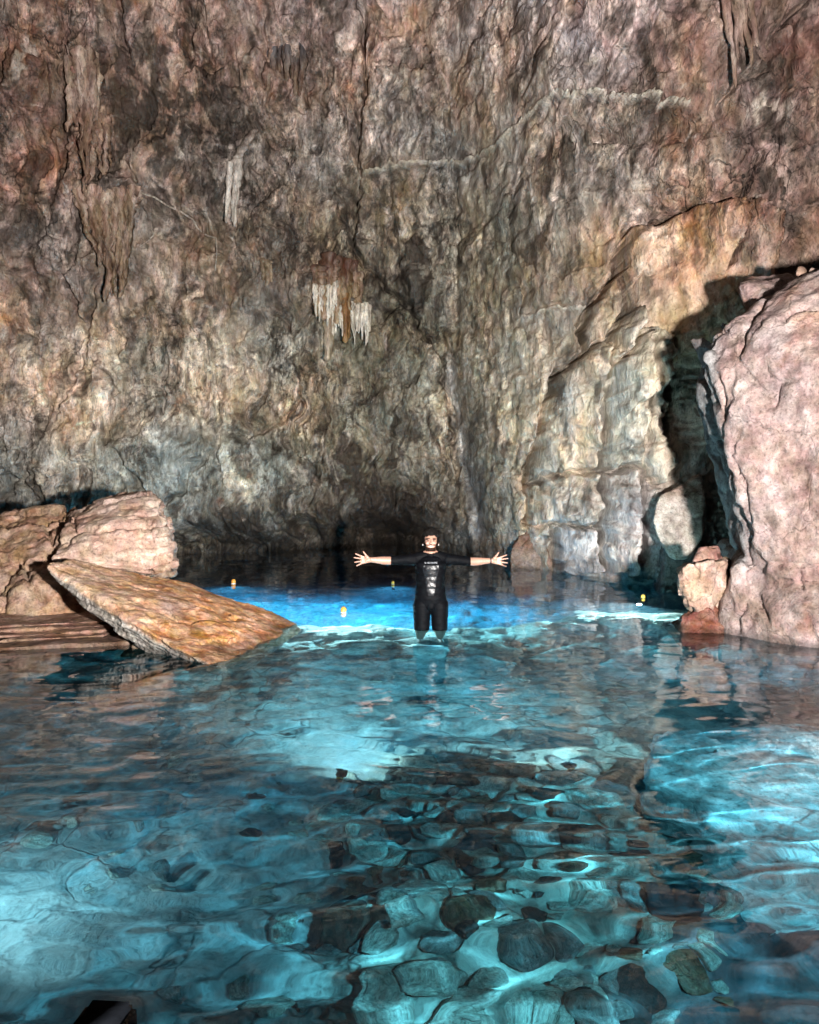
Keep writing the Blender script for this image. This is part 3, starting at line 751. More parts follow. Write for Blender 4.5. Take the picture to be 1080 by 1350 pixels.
# -- leaning pointed stone against the wall
wd = pp([(923, 626, 12.3), (908, 640, 12.2), (870, 656, 12.1), (861, 688, 12.0), (870, 712, 12.0), (882, 736, 12.0), (906, 734, 11.9), (925, 706, 11.9), (928, 655, 12.1),
         (921, 632, 12.9), (872, 660, 12.9), (872, 712, 12.9), (926, 700, 12.9), (900, 736, 12.8)])
def wd_extra(v, n, c):
    u, w = UV(v); k = (np.exp(-((w - 645) / 14) ** 2) * 0.5)[:, None]
    return c * (1 - k) + k * np.array([0.22, 0.12, 0.08])
me = boulder_mesh('leaning_stone', [wd], 0.024, rock_disp(571, 0.05, 0.03, 0.5, 0.010), rock_col(571, (0.42, 0.37, 0.32), (0.36, 0.31, 0.275), mott=0.2, extra=wd_extra))
tag(link('leaning_stone', me, M_BOULDER), 'pale pointed stone leaning on the cave wall above the squat boulder', 'rock')
wf = pp([(878, 724, 12.3), (925, 716, 12.3), (915, 765, 12.4), (890, 760, 12.3)]) + [np.array(q) for q in ((3.75, 12.3, -0.4), (4.6, 12.2, -0.4), (3.9, 13.2, -0.4), (4.7, 13.2, 0.6), (3.9, 13.2, 0.6))]
me = boulder_mesh('wet_grey_stone', [wf], 0.026, rock_disp(581, 0.05, 0.05, 0.4, 0.010), rock_col(581, (0.11, 0.105, 0.10), (0.15, 0.13, 0.12)))
tag(link('wet_grey_stone', me, M_BOULDER), 'dark wet grey stone in the water under the pointed stone', 'rock')
# brown stump of rock at the foot of the jointed wall
sp = pp([(674, 728, 15.4), (684, 706, 15.6), (700, 700, 15.6), (716, 712, 15.4), (728, 735, 15.2), (690, 700, 16.2), (720, 715, 16.0)]) + [np.array(q) for q in ((1.85, 15.3, -0.5), (2.75, 15.0, -0.5), (2.0, 16.3, -0.5), (2.9, 16.0, -0.5))]
me = boulder_mesh('brown_stump', [sp], 0.03, rock_disp(591, 0.07, 0.06, 0.4, 0.012), rock_col(591, (0.20, 0.12, 0.085), (0.28, 0.21, 0.17), (0.05, 0.03, 0.02)))
tag(link('brown_stump', me, M_BOULDER), 'low brown rock stump at the foot of the cave wall by the open hand', 'rock')

# -- left group
lb = [P(-160, 700, 11), P(0, 716, 10.1), P(30, 712, 9.9), P(62, 692, 10.1), P(92, 674, 10.3), P(150, 730, 9.6), P(165, 790, 9.2), P(40, 770, 9.0), P(-160, 790, 9.3)] + \
     [np.array(q) for q in ((-6.5, 8.7, -0.05), (-4.4, 8.6, -0.05), (-3.5, 8.8, -0.05), (-2.9, 9.3, -0.05), (-6.5, 8.7, -0.9), (-3.4, 8.9, -0.9), (-2.9, 9.6, -0.9), (-6.5, 12.3, -0.9), (-3.2, 12, -0.9), (-6.8, 12, 1.0), (-3.6, 11.6, 0.9))]
LB_CR = [[(0, 820), (10, 790), (12, 775)], [(62, 692), (72, 720), (66, 745)], [(30, 740), (42, 775), (60, 800)], [(92, 674), (80, 700), (72, 720)]]
me = boulder_mesh('brown_boulder', [lb], 0.032, rock_disp(601, 0.16, 0.11, 0.6, 0.020, 0.012, (0.2, 0, 1), 10, LB_CR, 3.0, 0.10),
                  rock_col(601, (0.275, 0.165, 0.105), (0.29, 0.19, 0.13), (0.10, 0.055, 0.035), 0.35, 0.6, 0.2))
tag(link('brown_boulder', me, M_BOULDER), 'broad rough brown boulder at the water edge behind the tilted slab', 'boulder')

ub = pp([(88, 676, 9.8), (122, 663, 9.9), (190, 653, 10.0), (212, 658, 9.9), (222, 684, 9.8), (231, 715, 9.7), (233, 752, 9.6), (205, 762, 9.4), (150, 748, 9.3), (72, 738, 9.2), (130, 702, 9.35), (205, 700, 9.5),
         (100, 672, 11.0), (200, 654, 11.2), (230, 720, 11.0), (228, 756, 11.0), (80, 730, 11)])
def ub_str(v, n):
    u, w = UV(v); return 0.014 + 0.05 * sstep(178, 222, u)
me = boulder_mesh('blocky_boulder', [ub], 0.022, rock_disp(611, 0.06, 0.07, 0.5, 0.014, ub_str, (-0.15, 0.1, 1), 8.5, [[(72, 720), (110, 700), (130, 702), (190, 690)], [(70, 738), (150, 742), (230, 752)], [(92, 676), (98, 700), (88, 720)]], 2.2, 0.05),
                  rock_col(611, (0.37, 0.255, 0.195), (0.34, 0.235, 0.185), (0.22, 0.11, 0.06), 0.25, 0.55, 0.25))
tag(link('blocky_boulder', me, M_BOULDER), 'pinkish tan boulder with a layered broken end propped on the brown boulder', 'boulder')

sl = pp([(62, 744, 8.35), (72, 740, 8.5), (96, 739, 8.7), (170, 753, 9.0), (236, 766, 9.4), (300, 790, 9.45), (352, 806, 9.4), (70, 764, 8.2), (104, 778, 8.05), (152, 812, 7.75), (216, 846, 7.4), (250, 862, 7.2),
         (150, 832, 7.8), (214, 862, 7.5)]) + \
     [np.array(q) for q in ((-1.29, 9.23, -0.01), (-1.33, 8.6, -0.02), (-1.55, 7.9, -0.03), (-1.58, 7.25, -0.03), (-1.66, 7.02, -0.03), (-1.2, 9.1, -0.4), (-1.45, 7.3, -0.4), (-1.9, 7.35, -0.3), (-2.2, 9.4, -0.3))]
def sl_extra(v, n, c):
    u, w = UV(v)
    e = np.interp(u, [60, 104, 152, 216, 250, 295], [748, 780, 814, 848, 864, 884])
    side = (sstep(-3, 3, w - e + 4 * fbm(v, 0.2, 3, 617)))[:, None]
    grey = np.array([0.25, 0.225, 0.20]) * np.exp(0.6 * fbm(v, (0.6, 0.6, 0.05), 4, 619))[:, None]
    pale = (sstep(250, 110, u + 25 * fbm(v, 0.3, 3, 621)) * 0.7)[:, None]
    c = c * (1 - pale) + pale * np.array([0.44, 0.32, 0.235])
    lilac = (np.exp(-((u - 225) / 26) ** 2 - ((w - 800) / 14) ** 2) * 0.6)[:, None]
    c = c * (1 - lilac) + lilac * np.array([0.34, 0.26, 0.24])
    return c * (1 - side) + side * grey
def sl_str(v, n):
    u, w = UV(v); e = np.interp(u, [60, 104, 152, 216, 250, 295], [748, 780, 814, 848, 864, 884])
    return 0.004 + 0.022 * sstep(-3, 4, w - e)
me = boulder_mesh('tilted_slab', [sl], 0.017, rock_disp(621, 0.06, 0.022, 0.45, 0.008, sl_str, (0.28, -0.1, 1), 26, [[(150, 790), (200, 800), (260, 830)], [(230, 800), (280, 805), (330, 812)], [(290, 820), (340, 815)]], 2.5, 0.022),
                  rock_col(621, (0.46, 0.235, 0.115), (0.40, 0.21, 0.11), (0.12, 0.06, 0.03), 0.40, 0.55, 0.22, sl_extra))
tag(link('tilted_slab', me, M_SLAB), 'long orange slab tilted into the water with a grey layered underside', 'rock slab')

# thin rock layers of the ledge at the water's edge
led = thing('layered_rock', 'low outcrop of thin brown rock layers at the water under the boulders', 'rock', (-4.2, 8.2, 0.0))
for k in range(5):
    z0 = 0.005 + 0.033 * k; y0 = 7.55 + 0.10 * k + 0.03 * (k % 2); x1 = -2.70 - 0.10 * k - 0.07 * ((k * 3) % 4)
    h = [(-6.2, y0 + 0.1, z0 - 0.03 if k else -0.35), (x1 - 0.2, y0 + 0.5, z0 - 0.03 if k else -0.35), (-6.2, y0 + 0.02, z0 + 0.032), (-4.2, y0, z0 + 0.034), (x1, y0 + 0.42, z0 + 0.03), (x1, 9.2, z0 + 0.03), (-6.2, 9.2, z0 + 0.03), (x1, 9.2, z0 - 0.02), (-6.2, 9.2, z0 - 0.02)]
    me = boulder_mesh('layer', [h], 0.016, rock_disp(630 + k, 0.022, 0.012, 0.5, 0.006), rock_col(630 + k, (0.20, 0.11, 0.075), (0.26, 0.16, 0.115), (0.06, 0.035, 0.025), 0.3), 2)
    o = link('layer', me, M_BOULDER, led); o.location = (4.2, -8.2, 0)
prop = pp([(176, 848, 7.85), (214, 846, 7.8), (216, 858, 7.75), (180, 858, 7.8), (178, 846, 8.2), (214, 846, 8.2)]) + [np.array(q) for q in ((-2.72, 7.75, -0.3), (-2.3, 7.7, -0.3), (-2.7, 8.3, -0.6), (-2.3, 8.3, -0.6))]
me = boulder_mesh('prop_stone', [prop], 0.016, rock_disp(641, 0.02, 0.03, 0.2, 0.006), rock_col(641, (0.36, 0.25, 0.17), (0.3, 0.2, 0.14)))
tag(link('prop_stone', me, M_BOULDER), 'small tan stone wedged under the tilted slab at the waterline', 'rock')

# ------------------------------------------------------------------ dripstone on the wall
def strand(p0, p1, r0, r1, seed, ns=9, nl=22, flat=0.6, wob=0.02):
    """fluted tapering dripstone from p0 down to p1"""
    r = np.random.default_rng(seed)
    t = np.linspace(0, 1, nl)
    a = np.linspace(0, 2 * np.pi, ns, endpoint=False)
    ph = r.uniform(0, 6.28, 4)
    c = p0[None, :] * (1 - t[:, None]) + p1[None, :] * t[:, None]
    c[:, 0] += wob * (np.sin(t * 5 + ph[0]) + 0.5 * np.sin(t * 13 + ph[1])); c[:, 1] += wob * 0.5 * np.sin(t * 7 + ph[2])
    rad = (r0 * (1 - t) ** 0.8 + r1 * t) * (1 + 0.14 * np.sin(t * 19 + ph[3]) + 0.08 * r.normal(size=nl))
    rad[-1] *= 0.3; rad[0] *= 0.7
    fl = 1 + 0.18 * np.cos(a * 3 + ph[0]) + 0.10 * np.cos(a * 4 + ph[1])
    V = np.stack([c[:, None, 0] + rad[:, None] * fl[None] * np.cos(a)[None], c[:, None, 1] + rad[:, None] * fl[None] * np.sin(a)[None] * flat, np.repeat(c[:, None, 2], ns, 1)], 2).reshape(-1, 3)
    i = np.arange(nl * ns).reshape(nl, ns); j = np.roll(i, -1, 1)
    F = np.stack([i[:-1].ravel(), i[1:].ravel(), j[1:].ravel(), j[:-1].ravel()], 1)
    return V, F

def strands_mesh(name, specs, colour, seed, flat=0.6, wob=0.02, out=0.0, rgh=0.014):
    """specs: (u0, v0, u1, v1, r0 px, r1 px)"""
    Vs, Fs, n = [], [], 0
    for k, (u0, v0, u1, v1, r0, r1) in enumerate(specs):
        w = wall_at(u0, v0); w2 = wall_at((u0 + u1) / 2, (v0 + v1) / 2)
        y = min(w[1], w2[1]) - out; s = y / FPX
        V, F = strand(P(u0, v0, y + 0.03), P(u1, v1, y), r0 * s, r1 * s, seed + k, flat=flat, wob=wob)
        Vs.append(V); Fs.append(F + n); n += len(V)
    V = np.concatenate(Vs)
    V = V + np.stack([fbm(V, 0.12, 3, seed), fbm(V, 0.12, 3, seed + 5), 0 * V[:, 0]], 1) * rgh
    return mesh_np(name, V, np.concatenate(Fs), True, colour(V))

def drip_col(seed, top, low, dark=(0.07, 0.04, 0.03), amt=0.5, vtop=0, vlow=1):
    top, low, dark = map(np.array, (top, low, dark))
    def f(V):
        u, v = UV(V)
        k = sstep(vtop, vlow, v + 12 * fbm(V, 0.3, 2, seed))[:, None]
        c = top * (1 - k) + low * k
        c = c * np.exp(0.45 * fbm(V, (0.1, 0.1, 0.7), 4, seed + 1))[:, None]
        s = (sstep(0.15, 0.5, fbm(V, (0.16, 0.16, 0.5), 4, seed + 2)) * amt)[:, None]
        return c * (1 - s) + s * dark
    return f

R = random.Random(5)
# cluster with a brown cap and white fringes
cl = thing('stalactite_cluster', 'stalactite cluster with rusty brown cap and white fringes of thin icicles', 'stalactite', tuple(wall_at(447, 345)))
def child_at(name, me, mat, par):
    o = link(name, me, mat, par); o.location = -Vector(par.location); return o
caps = [(u, 338 + abs(u - 438) * 0.45 + R.uniform(-7, 9), u + R.uniform(-4, 4), 400 + R.uniform(-25, 28), R.uniform(6, 10), 5) for u in np.arange(418, 478, 4.0)]
child_at('cap', strands_mesh('cap', caps, drip_col(701, (0.12, 0.062, 0.042), (0.33, 0.225, 0.14), (0.08, 0.038, 0.025), 0.75, 345, 395), 701, 0.9, 0.012, 0.05), M_CALCITE, cl)
ic = [(u, 372 + R.uniform(-4, 4), u + R.uniform(-1, 1), 418 + R.uniform(-18, 14), 3.0, 0.7) for u in np.arange(414, 446, 2.7)] + \
     [(u, 402 + R.uniform(-3, 3), u + R.uniform(-1, 1), 444 + R.uniform(-14, 8), 3.0, 0.7) for u in np.arange(435, 454, 2.6)] + \
     [(u, 400 + R.uniform(-4, 4), u + R.uniform(-1.5, 1.5), 446 + R.uniform(-18, 14), 3.2, 0.7) for u in np.arange(464, 487, 2.5)]
for k, s_ in enumerate(ic):
    child_at('icicle', strands_mesh('icicle', [s_], drip_col(720 + k, (0.55, 0.48, 0.39), (0.62, 0.56, 0.47), (0.3, 0.2, 0.12), 0.25, 370, 430), 720 + k, 0.9, 0.008, 0.17), M_CALCITE, cl)
child_at('column', strands_mesh('column', [(433, 398, 432, 476, 6, 5), (438, 400, 434, 470, 5, 4)], drip_col(790, (0.36, 0.25, 0.15), (0.40, 0.33, 0.24), amt=0.3, vtop=400, vlow=460), 790, 0.9, 0.01, 0.10), M_CALCITE, cl)
child_at('column', strands_mesh('column', [(456, 385, 455, 452, 6, 3), (460, 380, 459, 446, 5, 2)], drip_col(795, (0.26, 0.13, 0.06), (0.34, 0.19, 0.08), amt=0.4, vtop=400, vlow=460), 795, 0.9, 0.01, 0.10), M_CALCITE, cl)
# lone white stalactite
st = thing('white_stalactite', 'lone white forked stalactite hanging from a bent stem on the wall', 'stalactite', tuple(wall_at(312, 205)))
child_at('prong', strands_mesh('prong', [(314, 205, 309, 298, 6.5, 1.5), (310, 212, 307, 292, 5, 1.5)], drip_col(801, (0.44, 0.38, 0.33), (0.55, 0.48, 0.42), amt=0.15, vtop=200, vlow=280), 801, 0.8, 0.008, 0.16), M_CALCITE, st)
child_at('prong', strands_mesh('prong', [(303, 214, 298, 294, 5, 1.2)], drip_col(805, (0.44, 0.38, 0.33), (0.52, 0.45, 0.39), amt=0.2, vtop=200, vlow=280), 805, 0.8, 0.008, 0.14), M_CALCITE, st)
child_at('stem', strands_mesh('stem', [(336, 172, 312, 210, 6, 6), (330, 180, 306, 216, 5, 5)], drip_col(808, (0.22, 0.17, 0.14), (0.40, 0.34, 0.29), amt=0.3, vtop=175, vlow=205), 808, 0.8, 0.008, 0.10), M_CALCITE, st)
# long drapery at the far left, top
def fringe(u0, u1, step, top, bot, conv, cu, r0, r1):
    out = []
    u = u0
    while u < u1:
        b = bot(u) + R.uniform(-40, 25); k = conv
        out.append((u, top(u) + R.uniform(-4, 8), u * (1 - k) + cu * k + R.uniform(-5, 5), b, R.uniform(0.6, 1.2) * r0, R.uniform(0.5, 1.3) * r1)); u += R.uniform(0.5, 1.5) * step
    return out
d1 = strands_mesh('drapery', fringe(92, 128, 3.5, lambda u: 56 + abs(u - 107) * 0.9, lambda u: 190, 0.0, 0, 7, 2.5) + fringe(94, 145, 5, lambda u: 150 + R.uniform(-30, 50), lambda u: 240, 0, 0, 4.5, 1.5),
                  drip_col(811, (0.33, 0.235, 0.185), (0.23, 0.145, 0.105), amt=0.85, vtop=100, vlow=190), 811, 0.8, 0.03, 0.02, 0.06)
tag(link('drapery', d1, M_CALCITE), 'tall pinkish drapery column with a rounded pale head high on the wall', 'dripstone')
d2 = strands_mesh('drapery', fringe(100, 186, 3.6, lambda u: 250 + 4 * math.sin(u), lambda u: 385 - abs(u - 150) * 1.7, 0.45, 150, 6, 2.0) + [(174, 258, 156, 392, 10, 3), (160, 262, 147, 388, 8, 3), (140, 256, 141, 398, 7, 2.5), (120, 256, 134, 340, 7, 2)],
                  drip_col(821, (0.35, 0.245, 0.19), (0.23, 0.155, 0.105), amt=0.85, vtop=252, vlow=290), 821, 0.8, 0.035, 0.04, 0.06)
tag(link('drapery', d2, M_CALCITE), 'tapering fringe drapery hanging from a pale rim to a dark point', 'dripstone')
d3 = strands_mesh('drapery', [(u, 52 + R.uniform(0, 8), u + R.uniform(-3, 3), 112 + R.uniform(-12, 16), 5, 2.0) for u in range(354, 400, 5)], drip_col(831, (0.12, 0.11, 0.115), (0.20, 0.135, 0.10), amt=0.6, vtop=60, vlow=100), 831, 0.8, 0.015, -0.15)
tag(link('drapery', d3, M_CALCITE), 'short dark drapery folds inside the bluish wall pocket', 'dripstone')
d4 = strands_mesh('drapery', [(u, -30, u + R.uniform(6, 12) + (u - 968) * 0.3, 88 + R.uniform(-30, 28), 6, 2.0) for u in range(956, 990, 5)], drip_col(841, (0.30, 0.21, 0.17), (0.24, 0.165, 0.13), amt=0.5, vtop=0, vlow=100), 841, 0.8, 0.02, 0.12)
tag(link('drapery', d4, M_CALCITE), 'long narrow brown drapery folds hanging from the top above the pink boulder', 'dripstone')
d5 = strands_mesh('drapery', [(352, 342, 352, 378, 5, 2), (347, 340, 347, 370, 4, 2), (357, 344, 357, 372, 4, 1.5)], drip_col(851, (0.26, 0.19, 0.14), (0.36, 0.28, 0.2), amt=0.3, vtop=340, vlow=370), 851, 0.8, 0.01, 0.06)
tag(link('drapery', d5, M_CALCITE), 'small tan drip knob on the wall beside the fringed stalactite cluster', 'dripstone')
# thin pale roots
def root(pts, label, r=0.018):
    q = []
    for (a, b) in pts: q.append(wall_at(a, b) + np.array([0, -0.05, 0]))
    V, F, n = [], [], 0
    for a, b in zip(q[:-1], q[1:]):
        d = b - a; L_ = np.linalg.norm(d); d = d / L_
        s1 = np.cross(d, [0, 1, 0]); s1 /= np.linalg.norm(s1); s2 = np.cross(d, s1)
        ang = np.linspace(0, 2 * np.pi, 6, endpoint=False)
        for c in (a, b): V.append(c + r * (np.cos(ang)[:, None] * s1 + np.sin(ang)[:, None] * s2))
        i = np.arange(6); j = (i + 1) % 6
        F.append(n + np.stack([i, j, j + 6, i + 6], 1)); n += 12
    V = np.concatenate(V)
    me = mesh_np('root', V, np.concatenate(F), True, np.tile([0.42, 0.36, 0.30], (len(V), 1)))
    tag(link('root', me, M_CALCITE), label, 'root', 'roots on the cave wall')
root([(188, 256), (205, 262), (222, 272), (240, 280), (255, 290), (262, 302), (274, 311), (286, 314)], 'thin pale root winding down from the fringe drapery rim')
root([(286, 314), (287, 335), (285, 358)], 'short straight pale root hanging beside the white forked stalactite', 0.014)
root([(185, 326), (196, 318), (204, 310), (200, 304)], 'small forked pale root twig beside the tapering drapery', 0.012)

# ------------------------------------------------------------------ floats with dive torches
M_FLOAT = plain_mat('float_orange', (0.85, 0.36, 0.06), 0.35, noise=0.15)
M_FLOATY = plain_mat('float_yellow', (0.85, 0.60, 0.10), 0.35, noise=0.15)
M_WHITE = plain_mat('white_plastic', (0.8, 0.8, 0.78), 0.4, noise=0.05)
M_BLACK = plain_mat('black_rubber', (0.02, 0.02, 0.022), 0.5, noise=0.2)
def lathe(prof, ns=20):
    prof = np.array(prof); a = np.linspace(0, 2 * np.pi, ns, endpoint=False)
    V = np.stack([prof[:, None, 0] * np.cos(a), prof[:, None, 0] * np.sin(a), np.repeat(prof[:, None, 1], ns, 1)], 2).reshape(-1, 3)
    i = np.arange(len(prof) * ns).reshape(len(prof), ns); j = np.roll(i, -1, 1)
    return V, np.stack([i[:-1].ravel(), j[:-1].ravel(), j[1:].ravel(), i[1:].ravel()], 1)
def ball(r, zc, n=12, sq=1.0):
    t = np.linspace(-np.pi / 2, np.pi / 2, n)
    return [(max(r * math.cos(x), 1e-4), zc + r * sq * math.sin(x)) for x in t]
FL = [((308, 765), 'small orange float with white collar bobbing over the blue glow by the tilted slab', M_FLOAT, 0.036),
      ((518, 766), 'tiny yellow float over the blue glow right behind the outstretched arm', M_FLOATY, 0.026),
      ((453, 803), 'round orange float above the bright white patch beside the standing person', M_FLOAT, 0.036),
      ((848, 785), 'small yellow float in the dark water by the foot of the jointed wall', M_FLOATY, 0.030)]
for k, ((a, b), lab, fm, r) in enumerate(FL):
    w = PW(a, b + 4)
    f = thing('float', lab, 'float', (w[0], w[1], 0.0), 'torch floats on the pool')
    V, F = lathe(ball(r, r * 0.75, 12, 1.15)); link('ball', mesh_np('ball', V, F), fm, f)
    V, F = lathe([(0.001, -0.02), (r * 0.9, -0.02), (r * 1.0, 0.0), (r * 0.85, r * 0.12), (0.001, r * 0.14)]); link('collar', mesh_np('collar', V, F), M_WHITE, f)
    V, F = lathe([(0.001, r * 1.85), (r * 0.2, r * 1.85), (r * 0.22, r * 2.15), (0.001, r * 2.2)], 10); link('knob', mesh_np('knob', V, F), M_BLACK, f)
    L_ = -TORCH[k][2]
    V, F = lathe([(0.004, -L_ + 0.12), (0.004, -0.02)], 6); link('cord', mesh_np('cord', V, F), M_BLACK, f)
    V, F = lathe([(0.001, -L_ + 0.08), (0.030, -L_ + 0.08), (0.030, -L_ + 0.20), (0.022, -L_ + 0.22), (0.001, -L_ + 0.23)], 12); link('torch', mesh_np('torch', V, F), M_BLACK, f)

# ------------------------------------------------------------------ the person
def person():
    X0, Y0 = 0.23, 8.9
    parts = []                                       # centre, radii
    def ell(c, r): parts.append((c, r))
    def chain(p0, p1, r0, r1, sy=1.0, n=None):
        p0, p1 = np.array(p0, float), np.array(p1, float)
        n = n or max(3, int(np.linalg.norm(p1 - p0) / (min(r0, r1) * 0.35)) + 1)
        for t in np.linspace(0, 1, n):
            r = r0 * (1 - t) + r1 * t
            ell(p0 * (1 - t) + p1 * t, (r, r * sy, r))
    # torso
    ell((0, 0.0, 0.655), (0.168, 0.108, 0.13)); ell((-0.075, -0.022, 0.68), (0.085, 0.075, 0.06)); ell((0.075, -0.022, 0.68), (0.085, 0.075, 0.06))
    ell((0, 0.01, 0.735), (0.15, 0.085, 0.06)); chain((-0.05, 0.015, 0.795), (-0.17, 0.01, 0.755), 0.05, 0.058); chain((0.05, 0.015, 0.795), (0.17, 0.01, 0.755), 0.05, 0.058)
    chain((0, 0.0, 0.62), (0, 0.0, 0.47), 0.158, 0.150, 0.66); chain((0, 0.0, 0.47), (0, 0.01, 0.33), 0.150, 0.168, 0.68)
    ell((-0.085, 0.05, 0.29), (0.09, 0.085, 0.09)); ell((0.085, 0.05, 0.29), (0.09, 0.085, 0.09)); ell((0, -0.06, 0.255), (0.05, 0.045, 0.05))
    for sx in (-1, 1):
        chain((sx * 0.093, 0.005, 0.25), (sx * 0.100, -0.015, -0.16), 0.094, 0.070); ell((sx * 0.102, -0.03, -0.17), (0.055, 0.055, 0.065))
        chain((sx * 0.102, -0.01, -0.17), (sx * 0.105, 0.02, -0.30), 0.056, 0.056); chain((sx * 0.105, 0.02, -0.30), (sx * 0.105, 0.03, -0.56), 0.056, 0.036)
        chain((sx * 0.105, 0.05, -0.585), (sx * 0.12, -0.13, -0.60), 0.036, 0.026)
        # arm
        z_e, z_w = (0.738, 0.752) if sx < 0 else (0.728, 0.742)
        chain((sx * 0.185, 0.005, 0.748), (sx * 0.30, -0.005, 0.742), 0.062, 0.050); chain((sx * 0.30, -0.005, 0.742), (sx * 0.435, -0.03, z_e), 0.050, 0.044)
        chain((sx * 0.435, -0.03, z_e), (sx * 0.50, -0.045, z_e + 0.002), 0.045, 0.045); chain((sx * 0.50, -0.045, z_e + 0.002), (sx * 0.640, -0.085, z_w), 0.045, 0.029)
        # hand: palm to the camera, fingers spread, thumb up
        W = np.array([sx * 0.655, -0.088, z_w])
        chain(W, W + np.array([sx * 0.03, -0.006, 0.0]), 0.029, 0.034, 0.6)
        for dz in (-0.030, -0.010, 0.012, 0.030):
            chain(W + np.array([sx * 0.02, -0.006, dz * 0.55]), W + np.array([sx * 0.088, -0.012, dz * 1.15]), 0.0165, 0.0125, 0.85)
        ell(W + np.array([sx * 0.028, -0.020, 0.024]), (0.027, 0.016, 0.018))
        droop = 0.0 if sx < 0 else 0.0
        for dz, ln, ang, curl in ((0.033, 0.073, 24, 0.10), (0.011, 0.082, 9, 0.08), (-0.012, 0.076, -8, 0.10), (-0.033, 0.060, -24, 0.16)):
            if sx > 0: ang = ang * 0.7 + (4 if dz > 0 else 0)
            a0 = W + np.array([sx * 0.085, -0.012, dz * 1.1]); c, s_ = math.cos(math.radians(ang)), math.sin(math.radians(ang))
            cl_ = curl * (1 if not (sx > 0 and dz < -0.02) else 4)
            a1 = a0 + np.array([sx * c * ln * 0.48, -ln * curl * 0.4, s_ * ln * 0.48]); a2 = a1 + np.array([sx * c * ln * 0.30, -ln * cl_ * 0.7, s_ * ln * 0.30]); a3 = a2 + np.array([sx * c * ln * 0.24, -ln * cl_ * 0.8, s_ * ln * 0.24])
            chain(a0, a1, 0.0105, 0.0098); chain(a1, a2, 0.0098, 0.0090); chain(a2, a3, 0.0090, 0.0078)
        t0 = W + np.array([sx * 0.022, -0.018, 0.026]); t1 = t0 + np.array([sx * 0.026, -0.012, 0.034]); t2 = t1 + np.array([sx * 0.020, -0.004, 0.030])
        chain(t0, t1, 0.0155, 0.0120); chain(t1, t2, 0.0115, 0.0085)
    # neck and head, chin a little up
    chain((0, 0.02, 0.76), (0, 0.0, 0.88), 0.060, 0.056)
    ell((0, 0.015, 0.978), (0.076, 0.093, 0.092)); ell((0, -0.025, 0.945), (0.066, 0.068, 0.085)); ell((0, -0.038, 0.893), (0.054, 0.056, 0.048)); ell((0, -0.080, 0.868), (0.024, 0.018, 0.018))
    chain((0, -0.095, 0.962), (0, -0.112, 0.928), 0.008, 0.012); ell((0, -0.108, 0.925), (0.0175, 0.012, 0.010))          # nose
    chain((-0.045, -0.077, 0.972), (0.045, -0.077, 0.972), 0.010, 0.010)                                                   # brow
    ell((-0.040, -0.070, 0.927), (0.022, 0.020, 0.022)); ell((0.040, -0.070, 0.927), (0.022, 0.020, 0.022))                  # cheeks
    for sx in (-1, 1): ell((sx * 0.079, 0.015, 0.935), (0.010, 0.020, 0.032))
    bm = bmesh.new()
    for c, r in parts:
        sub = 2 if max(r) < 0.04 else 3
        bmesh.ops.create_icosphere(bm, subdivisions=sub, radius=1.0, matrix=Matrix.Translation(Vector(c)) @ Matrix.Diagonal((r[0], r[1], r[2], 1)))
    me = bpy.data.meshes.new('body'); bm.to_mesh(me); bm.free()
    me = evaluated(me, [('REMESH', dict(mode='VOXEL', voxel_size=0.0048)), ('SMOOTH', dict(factor=0.5, iterations=4))])
    me.polygons.foreach_set('use_smooth', np.ones(len(me.polygons), bool))
    skin = bpy.data.materials.new('skin'); nt, N, L, b = nodes_of(skin)
    b.inputs['Base Color'].default_value = (0.50, 0.29, 0.22, 1); b.inputs['Roughness'].default_value = 0.45
    b.inputs['Subsurface Weight'].default_value = 0.1; b.inputs['Subsurface Radius'].default_value = (0.02, 0.008, 0.004)
    nz = N.new('ShaderNodeTexNoise'); nz.inputs['Scale'].default_value = 14; tcn = N.new('ShaderNodeTexCoord'); L.new(tcn.outputs['Object'], nz.inputs['Vector'])
    rp = N.new('ShaderNodeValToRGB'); rp.color_ramp.elements[0].color = (0.33, 0.175, 0.125, 1); rp.color_ramp.elements[1].color = (0.42, 0.245, 0.185, 1)
    L.new(nz.outputs['Fac'], rp.inputs['Fac']); L.new(rp.outputs['Color'], b.inputs['Base Color'])
    root_ = thing('person', 'person in a short black wetsuit standing thigh-deep with arms spread wide', 'person', (X0, Y0, -0.62))
    off = Vector((0, 0, 0.62))
    body = link('body', me, skin, root_); body.location = off
    v, n = get_vn(me)
    polys = np.array([p.vertices[:] for p in me.polygons])
    def shell(name, mask, dist, mat, par, relax=0):
        keep = mask[polys].all(1)
        pf = polys[keep]; used = np.unique(pf); remap = -np.ones(len(v), int); remap[used] = np.arange(len(used))
        dd = dist[used] if hasattr(dist, '__len__') else dist
        vv = v[used] + n[used] * np.reshape(dd, (-1, 1))
        m2 = mesh_np(name, vv, remap[pf])
        o = link(name, m2, mat, par)
        md = o.modifiers.new('solid', 'SOLIDIFY'); md.thickness = 0.004; md.offset = -1
        if par is root_: o.location = off
        return o
    x, y, z = v[:, 0], v[:, 1], v[:, 2]
    # wetsuit
    neo = plain_mat('neoprene', (0.0022, 0.0024, 0.0034), 0.62, 0.06, noise=0.25, nscale=40, bump=0.15)
    shiny = plain_mat('smooth_neoprene', (0.006, 0.006, 0.008), 0.34, 0.30, noise=0.2, nscale=25, bump=0.35)
    neck = (z < 0.832 + 0.30 * y) | (np.abs(x) > 0.075) & (z < 0.86)
    m = neck & (np.abs(x) < 0.432) & (z > -0.06)
    wrk = 0.006 + 0.004 * fbm(v, (0.10, 0.10, 0.05), 3, 901)
    suit = shell('wetsuit', m, wrk, neo, root_)
